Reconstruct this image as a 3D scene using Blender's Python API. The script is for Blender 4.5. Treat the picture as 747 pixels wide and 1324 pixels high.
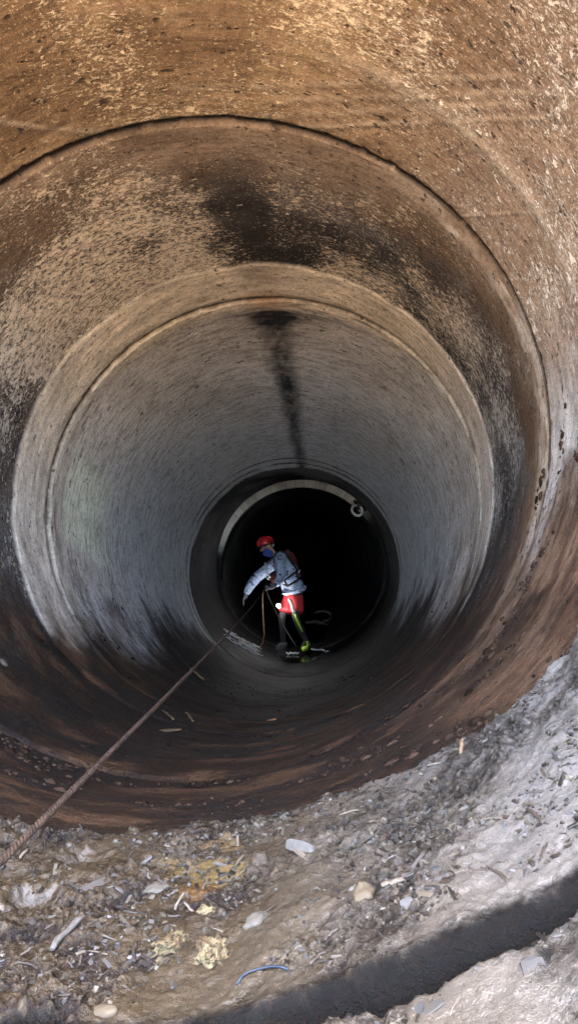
import bpy, bmesh, math, random
import numpy as np
from mathutils import Vector, Matrix
from mathutils.bvhtree import BVHTree

# ------------------------------------------------------------------ camera, world, sun, exposure
for o in list(bpy.data.objects):
    bpy.data.objects.remove(o)
SC = bpy.context.scene
COL = SC.collection
cam = bpy.data.cameras.new('camera')
cam.sensor_fit = 'VERTICAL'
cam.sensor_height = 36.0
cam.lens = 36.0 * 800 / 1324
cam.clip_start = 0.02
cam.clip_end = 2000
camo = bpy.data.objects.new('camera', cam)
COL.objects.link(camo)
camo.location = (0, 0, 0)
camo.rotation_euler = (math.radians(90), 0, 0)
SC.camera = camo

SUN_EL = math.radians(83)
SUN_DIR = Vector((0.38, 0.92, 0)).normalized() * math.cos(SUN_EL) + Vector((0, 0, -math.sin(SUN_EL)))  # travel of the light
world = bpy.data.worlds.new('World')
SC.world = world
world.use_nodes = True
wn = world.node_tree.nodes
sky = wn.new('ShaderNodeTexSky')
sky.sky_type = 'NISHITA'
sky.sun_disc = False
sky.sun_elevation = SUN_EL
sky.dust_density = 4.0
sky.sun_rotation = math.atan2(-SUN_DIR.x, -SUN_DIR.y)
wn['Background'].inputs['Strength'].default_value = 0.15
world.node_tree.links.new(sky.outputs[0], wn['Background'].inputs['Color'])
sun = bpy.data.lights.new('sun', 'SUN')
sun.energy = 2.0
sun.angle = math.radians(3)
sun.color = (1.0, 0.95, 0.87)
suno = bpy.data.objects.new('sun', sun)
COL.objects.link(suno)
suno.location = (0, -5, 10)
suno.rotation_euler = SUN_DIR.to_track_quat('-Z', 'Y').to_euler()
SC.view_settings.view_transform = 'Standard'
SC.view_settings.look = 'None'
SC.view_settings.gamma = 1
SC.view_settings.exposure = 4.7
SC.view_settings.use_curve_mapping = False
SC.render.engine = 'CYCLES'
SC.cycles.max_bounces = 6
SC.cycles.diffuse_bounces = 5
SC.cycles.use_denoising = True
SC.cycles.denoising_prefilter = 'NONE'
SC.cycles.use_adaptive_sampling = True
SC.cycles.adaptive_threshold = 0.015
SC.cycles.sample_clamp_indirect = 8

rng = np.random.default_rng(7)
random.seed(7)

# ------------------------------------------------------------------ helpers
def tag(o, label=None, cat=None, group=None, kind=None):
    if label: o['label'] = label
    if cat: o['category'] = cat
    if group: o['group'] = group
    if kind: o['kind'] = kind
    return o

def link(name, me, mat=None, parent=None):
    o = bpy.data.objects.new(name, me)
    COL.objects.link(o)
    if mat: 
        me.materials.clear(); me.materials.append(mat)
    if parent: o.parent = parent
    return o

def empty(name, loc=(0, 0, 0)):
    o = bpy.data.objects.new(name, None)
    COL.objects.link(o)
    o.location = loc
    o.empty_display_size = 0.1
    return o

def np_mesh(name, verts, quads, attrs=None, smooth=True):
    verts = np.asarray(verts, np.float32).reshape(-1, 3)
    quads = np.asarray(quads, np.int32)
    k = quads.shape[1]
    me = bpy.data.meshes.new(name)
    me.vertices.add(len(verts)); me.vertices.foreach_set('co', verts.ravel())
    me.loops.add(quads.size); me.loops.foreach_set('vertex_index', quads.ravel())
    me.polygons.add(len(quads))
    me.polygons.foreach_set('loop_start', np.arange(0, quads.size, k, dtype=np.int32))
    me.polygons.foreach_set('loop_total', np.full(len(quads), k, np.int32))
    me.polygons.foreach_set('use_smooth', np.full(len(quads), smooth))
    me.update(calc_edges=True)
    for nm, (typ, arr) in (attrs or {}).items():
        a = me.attributes.new(nm, typ, 'POINT')
        arr = np.asarray(arr, np.float32)
        if typ == 'FLOAT': a.data.foreach_set('value', arr.ravel())
        elif typ == 'FLOAT_VECTOR': a.data.foreach_set('vector', arr.ravel())
        else:
            if arr.shape[-1] == 3: arr = np.concatenate([arr, np.ones_like(arr[..., :1])], -1)
            a.data.foreach_set('color', arr.ravel())
    return me

def grid_quads(nu, nv, wrap=False):
    i = np.arange(nv - 1)[:, None]
    j = np.arange(nu if wrap else nu - 1)[None, :]
    j2 = (j + 1) % nu
    a = i * nu + j; b = i * nu + j2; c = (i + 1) * nu + j2; d = (i + 1) * nu + j
    return np.stack([a, b, c, d], -1).reshape(-1, 4)

_P = np.random.default_rng(3).permutation(256)
_P = np.concatenate([_P, _P, _P])
_G = np.random.default_rng(4).normal(size=(256, 3)); _G /= np.linalg.norm(_G, axis=1)[:, None]
def perlin(x, y, z):
    x, y, z = np.broadcast_arrays(np.asarray(x, np.float64), y, z)
    xi = np.floor(x).astype(int); yi = np.floor(y).astype(int); zi = np.floor(z).astype(int)
    fx = x - xi; fy = y - yi; fz = z - zi
    u = fx**3 * (fx * (fx * 6 - 15) + 10); v = fy**3 * (fy * (fy * 6 - 15) + 10); w = fz**3 * (fz * (fz * 6 - 15) + 10)
    xi &= 255; yi &= 255; zi &= 255
    def g(a, b, c):
        h = _P[_P[_P[(xi + a) & 255] + ((yi + b) & 255)] + ((zi + c) & 255)]
        q = _G[h]
        return q[..., 0] * (fx - a) + q[..., 1] * (fy - b) + q[..., 2] * (fz - c)
    L = lambda t, a, b: a + t * (b - a)
    return L(w, L(v, L(u, g(0,0,0), g(1,0,0)), L(u, g(0,1,0), g(1,1,0))), L(v, L(u, g(0,0,1), g(1,0,1)), L(u, g(0,1,1), g(1,1,1)))) * 1.6
def fbm(p, sc, oct=4, gain=0.5, off=0.0):
    sc = np.asarray(sc, float) * np.ones(3)
    t = 0; a = 1; 
    for i in range(oct):
        k = 2.03**i
        t = t + a * perlin(p[..., 0] * sc[0] * k + off + i * 7.3, p[..., 1] * sc[1] * k + off * 1.7 + i * 3.1, p[..., 2] * sc[2] * k + off * 0.6 + i * 5.7)
        a *= gain
    return t
def sst(a, b, x):
    t = np.clip((x - a) / (b - a), 0, 1)
    return t * t * (3 - 2 * t)
def lerp(a, b, t):
    a = np.asarray(a, float); b = np.asarray(b, float)
    return a + (b - a) * t[..., None]

class NT:
    """small node-tree writer"""
    def __init__(s, name):
        s.m = bpy.data.materials.new(name); s.m.use_nodes = True
        s.t = s.m.node_tree; s.bsdf = s.t.nodes['Principled BSDF']
    def n(s, typ, **kw):
        nd = s.t.nodes.new('ShaderNode' + typ)
        for k, v in kw.items(): setattr(nd, k, v)
        return nd
    def put(s, v, sock):
        if isinstance(v, bpy.types.NodeSocket): s.t.links.new(v, sock)
        elif v is not None: 
            if sock.type in ('RGBA',) and len(v) == 3: v = (*v, 1)
            sock.default_value = v
    def math(s, op, a, b=None, c=None, clamp=False):
        nd = s.n('Math', operation=op); nd.use_clamp = clamp
        s.put(a, nd.inputs[0]); s.put(b, nd.inputs[1]); s.put(c, nd.inputs[2])
        return nd.outputs[0]
    def mix(s, f, a, b, mode='MIX'):
        nd = s.n('Mix', data_type='RGBA', blend_type=mode)
        s.put(f, nd.inputs[0]); s.put(a, nd.inputs[6]); s.put(b, nd.inputs[7])
        return nd.outputs[2]
    def attr(s, name, out='Color'):
        return s.n('Attribute', attribute_name=name).outputs[out]
    def vmul(s, v, k):
        nd = s.n('VectorMath', operation='MULTIPLY'); s.put(v, nd.inputs[0]); nd.inputs[1].default_value = k
        return nd.outputs[0]
    def noise(s, v, sc=1.0, detail=3.0, rough=0.5, dist=0.0, out=0):
        nd = s.n('TexNoise'); s.put(v, nd.inputs['Vector'])
        nd.inputs['Scale'].default_value = sc; nd.inputs['Detail'].default_value = detail
        nd.inputs['Roughness'].default_value = rough; nd.inputs['Distortion'].default_value = dist
        return nd.outputs[out]
    def ss(s, a, b, x):
        nd = s.n('MapRange', interpolation_type='SMOOTHSTEP')
        s.put(x, nd.inputs[0]); s.put(a, nd.inputs[1]); s.put(b, nd.inputs[2])
        return nd.outputs[0]
    def bump(s, h, strength=1.0, dist=0.01, normal=None):
        nd = s.n('Bump'); s.put(h, nd.inputs['Height']); nd.inputs['Strength'].default_value = strength
        nd.inputs['Distance'].default_value = dist
        if normal: s.put(normal, nd.inputs['Normal'])
        return nd.outputs[0]
    def out(s, col=None, rough=None, normal=None, spec=None, metal=None):
        b = s.bsdf.inputs
        s.put(col, b['Base Color']); s.put(rough, b['Roughness']); s.put(normal, b['Normal'])
        s.put(spec, b['Specular IOR Level']); s.put(metal, b['Metallic'])
        return s.m

def plain(name, col, rough=0.7, var=0.25, sc=40, bump=0.3, bd=0.002, metal=0.0):
    t = NT(name)
    g = t.n('NewGeometry').outputs['Position']
    n = t.noise(g, sc, 4, 0.6)
    n2 = t.noise(g, sc * 0.2, 3, 0.6)
    k = t.math('ADD', t.math('MULTIPLY', n, 0.6), t.math('MULTIPLY', n2, 0.4))
    c = t.mix(t.ss(0.3, 0.7, k), tuple(x * (1 - var) for x in col), tuple(min(1, x * (1 + var)) for x in col))
    return t.out(c, rough, t.bump(n, bump, bd), metal=metal)

# ------------------------------------------------------------------ the pipe's line
R = 1.25
RINGS = [  # centre of the bore at each joint (metres, camera at the origin)
    (-0.27, -3.0, 0.64), (-0.274, 0.901, 0.597), (-0.284, 1.657, 0.508), (-0.331, 2.230, 0.372),
    (-0.173, 3.529, 0.0875), (0.055, 7.427, -0.701), (0.150, 8.75, -0.770), (0.185, 9.129, -0.775), (0.9, 34.0, -1.6)]
RC = np.array(RINGS)
seg = np.diff(RC, axis=0); seglen = np.linalg.norm(seg, axis=1); segd = seg / seglen[:, None]
RS = np.concatenate([[0], np.cumsum(seglen)])
RT = np.array([segd[0]] + [segd[i - 1] + segd[i] for i in range(1, len(segd))] + [segd[-1]])
RT /= np.linalg.norm(RT, axis=1)[:, None]
S_GR, S_BD, S_R2, S_R3, S_G4, S_K, S_R4, S_END = RS[1:]
def s_at_y(y): return float(np.interp(y, RC[:, 1], RS))
def frame(s):
    s = np.asarray(s, float)
    c = np.stack([np.interp(s, RS, RC[:, i]) for i in range(3)], -1)
    t = np.stack([np.interp(s, RS, RT[:, i]) for i in range(3)], -1)
    t /= np.linalg.norm(t, axis=-1, keepdims=True)
    rt = np.cross(t, np.array([0, 0, 1.0])); rt /= np.linalg.norm(rt, axis=-1, keepdims=True)
    up = np.cross(rt, t)
    return c, t, rt, up
def pp(s, th, r):
    """point of the pipe: s along, th from the crown (right positive), r from the axis"""
    c, t, rt, up = frame(s)
    r = np.asarray(r)
    return c + (r * np.sin(th))[..., None] * rt + (r * np.cos(th))[..., None] * up
def pcoord(s, th):
    s, th = np.broadcast_arrays(s, th)
    return np.stack([R * np.sin(th), s, R * np.cos(th)], -1)

# ------------------------------------------------------------------ pipe concrete
def pipe_material(name, fleck_k=(26, 95), streak_k=(9, 260), streak_amt=0.35, bump=0.6, grain=0.25, tiny=2.2, pit_k=(24, 48)):
    t = NT(name)
    v = t.attr('pc', 'Vector')
    col = t.attr('col'); fc = t.attr('fc'); fd = t.attr('fd', 'Fac'); wet = t.attr('wet', 'Fac')
    fv = t.vmul(v, (fleck_k[0], fleck_k[1], fleck_k[0]))
    n1 = t.noise(fv, 1, 4, 0.72, 0.5)
    thr = t.math('SUBTRACT', 0.80, t.math('MULTIPLY', fd, 0.36))
    fl = t.ss(thr, t.math('ADD', thr, 0.06), n1)
    n2 = t.noise(fv, tiny, 2, 0.7)
    fl2 = t.ss(t.math('SUBTRACT', thr, 0.02), t.math('ADD', thr, 0.12), n2)
    st = t.noise(t.vmul(v, (streak_k[0], streak_k[1], streak_k[0])), 1, 3, 0.7)
    gr = t.noise(v, 260, 1, 0.6)
    mid = t.noise(v, 38, 4, 0.75)
    dk = t.mix(1.0, col, (0.34, 0.32, 0.31), 'MULTIPLY')
    c = t.mix(t.math('MULTIPLY', t.ss(0.42, 0.66, st), streak_amt), col, dk)
    c = t.mix(t.math('MULTIPLY', t.ss(0.44, 0.66, mid), 0.55), c, t.mix(1.0, c, (0.42, 0.40, 0.38), 'MULTIPLY'))
    vary = t.math('ADD', 0.6, t.math('MULTIPLY', t.ss(0.35, 0.6, mid), 0.4))
    c = t.mix(t.math('MULTIPLY', fl, vary), c, fc)
    c = t.mix(t.math('MULTIPLY', fl2, 0.55), c, fc)
    c = t.mix(t.math('MULTIPLY', t.ss(0.60, 0.75, gr), min(1.0, grain * 2.5)), c, t.mix(1.0, c, (1.9, 1.85, 1.8), 'MULTIPLY'))
    c = t.mix(t.math('MULTIPLY', t.ss(0.42, 0.28, gr), grain * 2.0), c, (0.02, 0.018, 0.016))
    pits = t.ss(0.64, 0.72, t.noise(t.vmul(v, (pit_k[0], pit_k[1], pit_k[0])), 1, 2, 0.6))
    c = t.mix(t.math('MULTIPLY', pits, 0.8), c, (0.022, 0.018, 0.016))
    h = t.math('ADD', t.math('MULTIPLY', fl, 0.7), t.math('ADD', t.math('MULTIPLY', st, 1.0), t.math('ADD', t.math('MULTIPLY', gr, 0.3), t.math('SUBTRACT', t.math('MULTIPLY', mid, 1.3), pits))))
    rough = t.math('SUBTRACT', 0.85, t.math('MULTIPLY', wet, 0.45))
    return t.out(c, rough, t.bump(h, bump, 0.005), spec=0.2)

def pipe_section(name, s0, s1, ds, nth, paint, mat, profile=None, r=R, drop=0.0, wall=0.16, disp=True, crack=True):
    """one length of pipe: bore with rounded ends, end faces and outer skin, as one closed mesh"""
    ns = max(4, int((s1 - s0) / ds))
    e = 0.014
    s_in = np.concatenate([[s0, s0, s0 + e * 0.3], np.linspace(s0 + e, s1 - e, ns), [s1 - e * 0.3, s1, s1]])
    d_in = np.concatenate([[wall, e, e * 0.3], np.zeros(ns), [e * 0.3, e, wall]])
    th = np.linspace(-math.pi, math.pi, nth, endpoint=False)
    S, TH = np.meshgrid(s_in, th, indexing='ij')
    P = pcoord(S, TH)
    rad = r + d_in[:, None] + np.zeros_like(S)
    if profile is not None: rad = rad + profile(S, TH, P) * (d_in[:, None] == 0)
    # chipped arrises
    chip = np.clip(fbm(P, 14, 4, 0.6, 2.2) - 0.25, 0, 1) * 0.03
    edge = np.exp(-((S - s0) / 0.012)**2) + np.exp(-((S - s1) / 0.012)**2)
    rad = rad + chip * edge * (d_in[:, None] < 0.05)
    if disp: rad = rad + 0.004 * fbm(P, (2.2, 3, 2.2), 4) * (d_in[:, None] == 0) + 0.0012 * fbm(P, (20, 45, 20), 3, 0.6, 4.0)
    V = pp(S, TH, rad) - np.array([0, 0, drop])
    col, fc, fd, wet = paint(S, TH, P)
    if crack:
        kf = (d_in[:, None] >= e) * 1.0 + 0.5 * ((d_in[:, None] > 0) & (d_in[:, None] < e)) + 0 * S
        col = lerp(col, (0.022, 0.014, 0.009), kf); fd = fd * (1 - kf)  # end faces painted dark for the shade inside the joint
    me = np_mesh(name, V, grid_quads(nth, len(s_in), True)[:, ::-1], {
        'pc': ('FLOAT_VECTOR', P), 'col': ('FLOAT_COLOR', col), 'fc': ('FLOAT_COLOR', fc),
        'fd': ('FLOAT', np.clip(fd, 0, 1)), 'wet': ('FLOAT', np.clip(wet, 0, 1))})
    # outer skin
    n = len(V.reshape(-1, 3)); 
    o = link(name, me, mat)
    so = np.array([s0, s1]); So, THo = np.meshgrid(so, th[::8], indexing='ij')
    me2 = np_mesh('outer_skin', pp(So, THo, np.full_like(So, r + wall)), grid_quads(len(th[::8]), 2, True))
    link('outer_skin', me2, MAT['raw_concrete'], o)
    return o

def collar(parent, s, r0, w=0.16):
    th = np.linspace(-math.pi, math.pi, 96, endpoint=False)
    prof = [(-w, 0), (w, 0), (w, 0.09), (-w, 0.09), (-w, 0)]
    S = np.array([s + a for a, b in prof]); D = np.array([r0 + b for a, b in prof])
    Sg, TH = np.meshgrid(S, th, indexing='ij')
    return link('joint_collar', np_mesh('joint_collar', pp(Sg, TH, D[:, None] + 0 * TH), grid_quads(96, 5, True)), MAT['dirt_and_shade'], parent)

MAT = {}
MAT['raw_concrete'] = plain('raw_concrete', (0.33, 0.31, 0.28), 0.9)
MAT['dirt_and_shade'] = plain('dirt_and_shade', (0.03, 0.022, 0.016), 0.95)
MAT['pipe_near'] = pipe_material('pipe_near', (30, 62), (7, 45), 0.5, 1.0, 0.3)
MAT['pipe_mid'] = pipe_material('pipe_mid', (32, 66), (6, 40), 0.4, 1.0, 0.3)
MAT['pipe_barrel'] = pipe_material('pipe_barrel', (15, 40), (7, 30), 0.7, 1.0, 0.3, 2.0, (16, 26))
MAT['pipe_far'] = pipe_material('pipe_far', (14, 40), (4, 30), 0.5, 0.7, 0.2)

DEG = math.pi / 180
def mud(S, TH, P, col, fd, wet, edge=116, rough_edge=16):
    """brown silt and dark slime lying in the invert"""
    a = np.abs(TH) / DEG
    side = np.where(TH > 0, -9.0, 4.0)
    w = fbm(P, (1.6, 2.4, 1.6), 5, 0.6, 1.0) * rough_edge * 1.5
    m = sst(-15, 13, a - edge - side + w * 0.8 + 5 * fbm(P, (6, 14, 6), 3, 0.6, 2.0))
    tone = fbm(P, (3.0, 7.0, 3.0), 5, 0.6, 5.0)
    brown = lerp((0.030, 0.018, 0.011), (0.090, 0.050, 0.028), sst(-0.1, 0.6, tone))
    slime = sst(-0.05, 0.28, fbm(P, (2.4, 7.5, 2.4), 5, 0.62, 9.0) + 0.35 * sst(130, 165, a) - 0.12)
    mc = lerp(brown, np.array((0.020, 0.016, 0.014)), slime * 0.95)
    col = lerp(col, mc, m)
    return col, fd * (1 - 0.30 * m), np.maximum(wet, m * (0.15 + 0.35 * slime)), m

def crown_streak(TH, S, P, centre, half):
    w = fbm(P, (3, 1.2, 3), 4, 0.6, 3.0)
    a = np.abs(TH / DEG - centre)
    f = fbm(P, (14, 9, 14), 4, 0.65, 5.0)
    return sst(half * 1.25, half * 0.1, a + (w * 0.25 + f * 0.3) * half) * (0.8 + 0.3 * np.clip(f, -1, 1))

SCRAPES_NEAR = ((2.83, 1.70, 0.008, 12, 80, 0.7), (2.28, 1.375, 0.010, -60, 60, 0.6), (2.22, 1.35, 0.016, 8, 60, 0.35), (2.16, 1.3, 0.012, 12, 60, 0.4), (2.10, 1.28, 0.012, -8, 50, 0.35))
def paint_near(S, TH, P):
    d = TH / DEG
    big = fbm(P, (1.3, 2.2, 1.3), 5, 0.55, 0.0)
    col = lerp((0.185, 0.110, 0.056), (0.40, 0.262, 0.145), sst(-0.55, 0.6, big + 0.25 * fbm(P, (5, 14, 5), 4, 0.6, 8.0)))
    # ochre towards the crown, grey-brown to the right
    col = lerp(col, (0.24, 0.165, 0.115), sst(18, 55, d + 14 * big) * 0.8)
    pale = sst(74, 92, d + 10 * fbm(P, (2, 2, 2), 4, 0.6, 6.0))
    col = lerp(col, lerp((0.40, 0.36, 0.32), (0.56, 0.53, 0.49), sst(-0.4, 0.5, fbm(P, (2, 6, 2), 4, 0.6, 2.5))), pale)  # right flank painted pale for the light falling on it
    fd = 0.62 + 0.26 * fbm(P, (1.8, 1.8, 1.8), 4, 0.6, 11.0) + 0.12 * sst(-40, 20, d)
    fd = fd * (1 - 0.25 * pale)
    # long scrape marks across the crown
    for y0, cc, wdt, a0, a1, amt in SCRAPES_NEAR:
        q = S - (s_at_y(y0) - cc * (1 - np.cos(TH))) + 0.012 * fbm(P, (4, 1, 4), 3, 0.5, 7.7)
        rg = sst(a0 - 5, a0 + 5, d) * sst(a1 + 5, a1 - 5, d)
        brk = sst(-0.5, 0.1, fbm(P, (7, 7, 7), 3, 0.6, y0 * 9))
        col = lerp(col, (0.50, 0.38, 0.26), 1.25 * amt * rg * brk * np.exp(-(q / wdt)**2))
        col = lerp(col, (0.07, 0.045, 0.03), 0.7 * amt * rg * np.exp(-((q - 1.6 * wdt) / wdt)**2))  # shadow line beside each scrape, painted into the colour
    # ghost ring on the right
    k = np.exp(-((S - (S_R2 - 0.33) + 0.01 * fbm(P, 4, 3)) / 0.03)**2) * sst(15, 35, d) * sst(85, 70, d)
    col = lerp(col, (0.44, 0.35, 0.26), 0.55 * k)
    wet = 0.25 * sst(-0.2, 0.5, big) + 0.0
    fc = lerp((0.66, 0.50, 0.31), (0.62, 0.54, 0.45), sst(10, 60, d))
    col, fd, wet, m = mud(S, TH, P, col, fd, wet, 118, 10)
    silt = m * sst(-0.25, 0.35, fbm(P, (2.2, 4.0, 2.2), 4, 0.6, 15.0) + 0.25) * sst(158, 120, d) * sst(60, 90, d)
    col = lerp(col, lerp((0.12, 0.07, 0.042), (0.23, 0.145, 0.09), sst(-0.3, 0.5, fbm(P, (5, 16, 5), 4, 0.6, 16.0))), 0.85 * silt)  # mud colour raised for the lit part of the right floor
    fc = lerp(fc, (0.17, 0.105, 0.065), m)
    return col, fc, fd, wet

def paint_mid(S, TH, P):
    d = TH / DEG
    x = (S - S_R2) / (S_R3 - S_R2)          # 0 at the near joint, 1 at the far one
    big = fbm(P, (1.5, 2.5, 1.5), 5, 0.6, 20.0)
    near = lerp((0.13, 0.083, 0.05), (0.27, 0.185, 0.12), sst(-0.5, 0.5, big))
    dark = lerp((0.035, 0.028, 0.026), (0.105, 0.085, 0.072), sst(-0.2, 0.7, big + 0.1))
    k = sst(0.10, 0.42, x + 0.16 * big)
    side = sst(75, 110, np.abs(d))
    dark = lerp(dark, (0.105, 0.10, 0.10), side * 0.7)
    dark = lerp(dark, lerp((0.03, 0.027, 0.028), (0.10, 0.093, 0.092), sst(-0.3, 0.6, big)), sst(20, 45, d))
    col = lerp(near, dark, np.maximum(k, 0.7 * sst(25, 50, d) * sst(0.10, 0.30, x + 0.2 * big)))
    fd = 0.60 + 0.20 * k + 0.3 * fbm(P, (2.2, 2.6, 2.2), 4, 0.6, 13.0) - 0.22 * side
    fd = fd + 0.3 * sst(5, -20, d) * sst(-75, -40, d) * k
    # soot-black stripe over the crown and to the right of it
    soot = sst(0.35, 0.6, x + 0.1 * big) * sst(-12, -2, d + 8 * big) * sst(70, 30, d)
    stk = fbm(P, (1.6, 11, 1.6), 5, 0.6, 26.0)
    soot = soot * sst(-0.55, 0.15, stk + 0.25 * sst(20, 5, np.abs(d - 8)))
    soot = np.maximum(soot, sst(12, 4, np.abs(d - 1) + 5 * big) * sst(0.05, 0.35, x) * 0.75)
    col = lerp(col, (0.016, 0.012, 0.010), soot * 0.93)
    fd = fd - 0.30 * soot * sst(22, 8, d)
    fc = lerp((0.62, 0.48, 0.33), (0.52, 0.50, 0.47), sst(40, 95, np.abs(d)))
    # pale lip at the near joint, right side
    lip = sst(S_R2 + 0.17, S_R2 + 0.06, S + 0.05 * fbm(P, (3, 7, 3), 5, 0.65, 28.0)) * sst(30, 62, d + 8 * big) * (0.55 + 0.45 * sst(-0.4, 0.4, fbm(P, (3, 12, 3), 5, 0.65, 29.0)))
    col = lerp(col, lerp((0.26, 0.18, 0.12), (0.46, 0.39, 0.31), sst(-0.4, 0.4, fbm(P, (3, 12, 3), 4, 0.6, 4.4))), lip)
    fd = fd * (1 - 0.8 * lip)
    # long scratch at the upper left
    q = S - (s_at_y(3.70) - 2.23 * (1 - np.cos(TH))) + 0.012 * fbm(P, (4, 1, 4), 3, 0.5, 7.7)
    rg = sst(-80, -70, d) * sst(-12, -18, d)
    col = lerp(col, (0.50, 0.40, 0.29), 0.75 * rg * np.exp(-(q / 0.016)**2))
    col = lerp(col, (0.015, 0.012, 0.01), 0.9 * rg * sst(-45, -30, d) * np.exp(-((q - 0.028) / 0.014)**2))  # dark line is the scratch's shadow, painted in
    # mortar band before the far joint
    wob = 0.018 * fbm(P, (2.5, 1, 2.5), 4, 0.6, 30.0)
    band = sst(S_R3 - 0.375, S_R3 - 0.35, S + wob)
    bc = lerp((0.80, 0.63, 0.44), (0.76, 0.70, 0.62), sst(35, 95, np.abs(d)))
    bc = bc * (0.82 + 0.3 * fbm(P, (4, 16, 4), 5, 0.6, 40.0))[..., None]
    bc = lerp(bc, (0.36, 0.16, 0.06), 0.7 * np.exp(-(d / 9)**2) * sst(S_R3 - 0.15, S_R3, S))
    bc = lerp(bc, (0.15, 0.10, 0.07), 0.55 * np.exp(-((d - 1) / 7)**2) * sst(S_R3, S_R3 - 0.25, S))
    col = lerp(col, bc, band)
    fd = fd * (1 - band) + band * (0.12 + 0.25 * side)
    wet = 0.15 + 0 * S
    col, fd, wet, m = mud(S, TH, P, col, fd, wet, 122, 10)
    fc = lerp(fc, (0.13, 0.08, 0.05), m)
    return np.clip(col, 0.01, 1), fc, fd, wet

def paint_barrel(S, TH, P):
    d = TH / DEG
    x = S - S_R3
    big = fbm(P, (1.5, 1.2, 1.5), 5, 0.6, 50.0)
    col = lerp((0.54, 0.49, 0.44), (0.74, 0.68, 0.61), sst(-0.6, 0.6, big))
    col = lerp(col, (0.57, 0.605, 0.65), sst(0.5, 2.6, x + 0.5 * big + 0.9 * sst(35, 85, np.abs(d))))  # deeper in, colour shifted pale bluish for the sky's light
    # rust-brown warmth at the crown near the rim
    col = lerp(col, (0.52, 0.41, 0.31), sst(1.1, 0.1, x) * sst(75, 20, np.abs(d)) * 0.55)
    rim = sst(0.21, 0.06, x + 0.05 * fbm(P, (3, 8, 3), 5, 0.65, 62.0)) * (0.75 + 0.25 * sst(-0.4, 0.3, fbm(P, (2, 2, 2), 3, 0.5, 64.0)))
    rc = lerp((0.80, 0.65, 0.45), (0.74, 0.70, 0.62), sst(30, 80, np.abs(d)))
    rc = rc * (0.86 + 0.40 * fbm(P, (5, 30, 5), 5, 0.65, 60.0))[..., None]
    rc = lerp(rc, (0.45, 0.19, 0.06), 0.6 * np.exp(-(d / 7)**2) + 0.35 * sst(0.03, 0.0, x))
    col = lerp(col, rc, rim)
    # black seep line along the crown
    st = crown_streak(TH, S, P, 2.0 + 0.6 * x, 6.0 + 2.0 * sst(0.6, 0.15, x) - 0.6 * x) * sst(0.10, 0.18, x) * (1.0 - 0.12 * np.exp(-((x - 0.5) / 0.2)**2))
    fan = sst(0.155, 0.17, x) * sst(0.42, 0.18, x + 0.1 * big) * sst(24, 6, np.abs(d - 4)) * (0.35 + 0.35 * sst(-0.2, 0.3, fbm(P, (3, 16, 3), 4, 0.6, 72.0)))
    col = lerp(col, (0.016, 0.015, 0.015), np.clip(st + fan, 0, 1))
    # pale green patch on the left flank
    gb = sst(0.0, 0.2, x - 0.14) * sst(1.3, 0.55, x + 0.3 * big) * sst(-104, -99, d + 8 * (x - 0.5)) * sst(-68, -82, d)
    col = lerp(col, (0.86, 0.95, 0.80), 0.9 * gb)
    fd = 0.62 + 0.2 * fbm(P, (2, 2, 2), 4, 0.6, 70.0) - 0.25 * rim - 0.45 * np.clip(st + fan, 0, 1)
    fc = lerp((0.74, 0.68, 0.61), (0.62, 0.65, 0.68), sst(0.3, 2.0, x))
    wet = 0.2 + 0.15 * sst(1, 3, x)
    # run-off stains hanging from the flanks
    hang = sst(0.1, 0.6, fbm(P, (2.0, 6.5, 2.0), 4, 0.6, 75.0)) * sst(80, 118, np.abs(d)) * 0.5
    col = lerp(col, (0.06, 0.06, 0.062), hang)
    # tar-black joint rings near the far end
    for dx, wd, off in ((-0.02, 0.05, 80.0), (-0.22, 0.030, 85.0), (-0.42, 0.02, 88.0)):
        wob = 0.04 * fbm(P, (1.2, 0.2, 1.2), 3, 0.5, off)
        g = np.exp(-((S - (S_G4 + dx) - wob) / wd)**2) * sst(-0.25, 0.15, fbm(P, (1.1, 0.1, 1.1), 2, 0.5, off + 3) + 0.15)
        col = lerp(col, (0.008, 0.008, 0.009), g)
    col, fd, wet, m = mud(S, TH, P, col, fd, wet, 124, 8)
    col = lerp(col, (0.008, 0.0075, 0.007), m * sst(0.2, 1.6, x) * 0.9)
    fc = lerp(fc, (0.03, 0.023, 0.018), m)
    return np.clip(col, 0.005, 1), fc, fd, wet

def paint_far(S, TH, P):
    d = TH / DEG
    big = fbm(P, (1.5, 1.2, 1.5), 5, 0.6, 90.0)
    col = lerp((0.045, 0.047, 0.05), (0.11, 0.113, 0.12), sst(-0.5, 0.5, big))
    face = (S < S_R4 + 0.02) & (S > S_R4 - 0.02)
    ring = face * sst(72, 52, np.abs(d - (-14)) + 5 * big) * 1.0  # end face painted as lit on its upper arc, near-black elsewhere
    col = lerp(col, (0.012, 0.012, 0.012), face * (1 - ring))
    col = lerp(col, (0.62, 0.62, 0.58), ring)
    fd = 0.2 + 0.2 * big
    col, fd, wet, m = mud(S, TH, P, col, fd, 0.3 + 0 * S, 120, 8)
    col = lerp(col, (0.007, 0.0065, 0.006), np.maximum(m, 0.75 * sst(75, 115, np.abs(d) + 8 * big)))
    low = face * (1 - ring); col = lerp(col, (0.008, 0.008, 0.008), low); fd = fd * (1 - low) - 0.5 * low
    return col, lerp((0.3, 0.3, 0.3), (0.3, 0.3, 0.3), big), fd, wet

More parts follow.
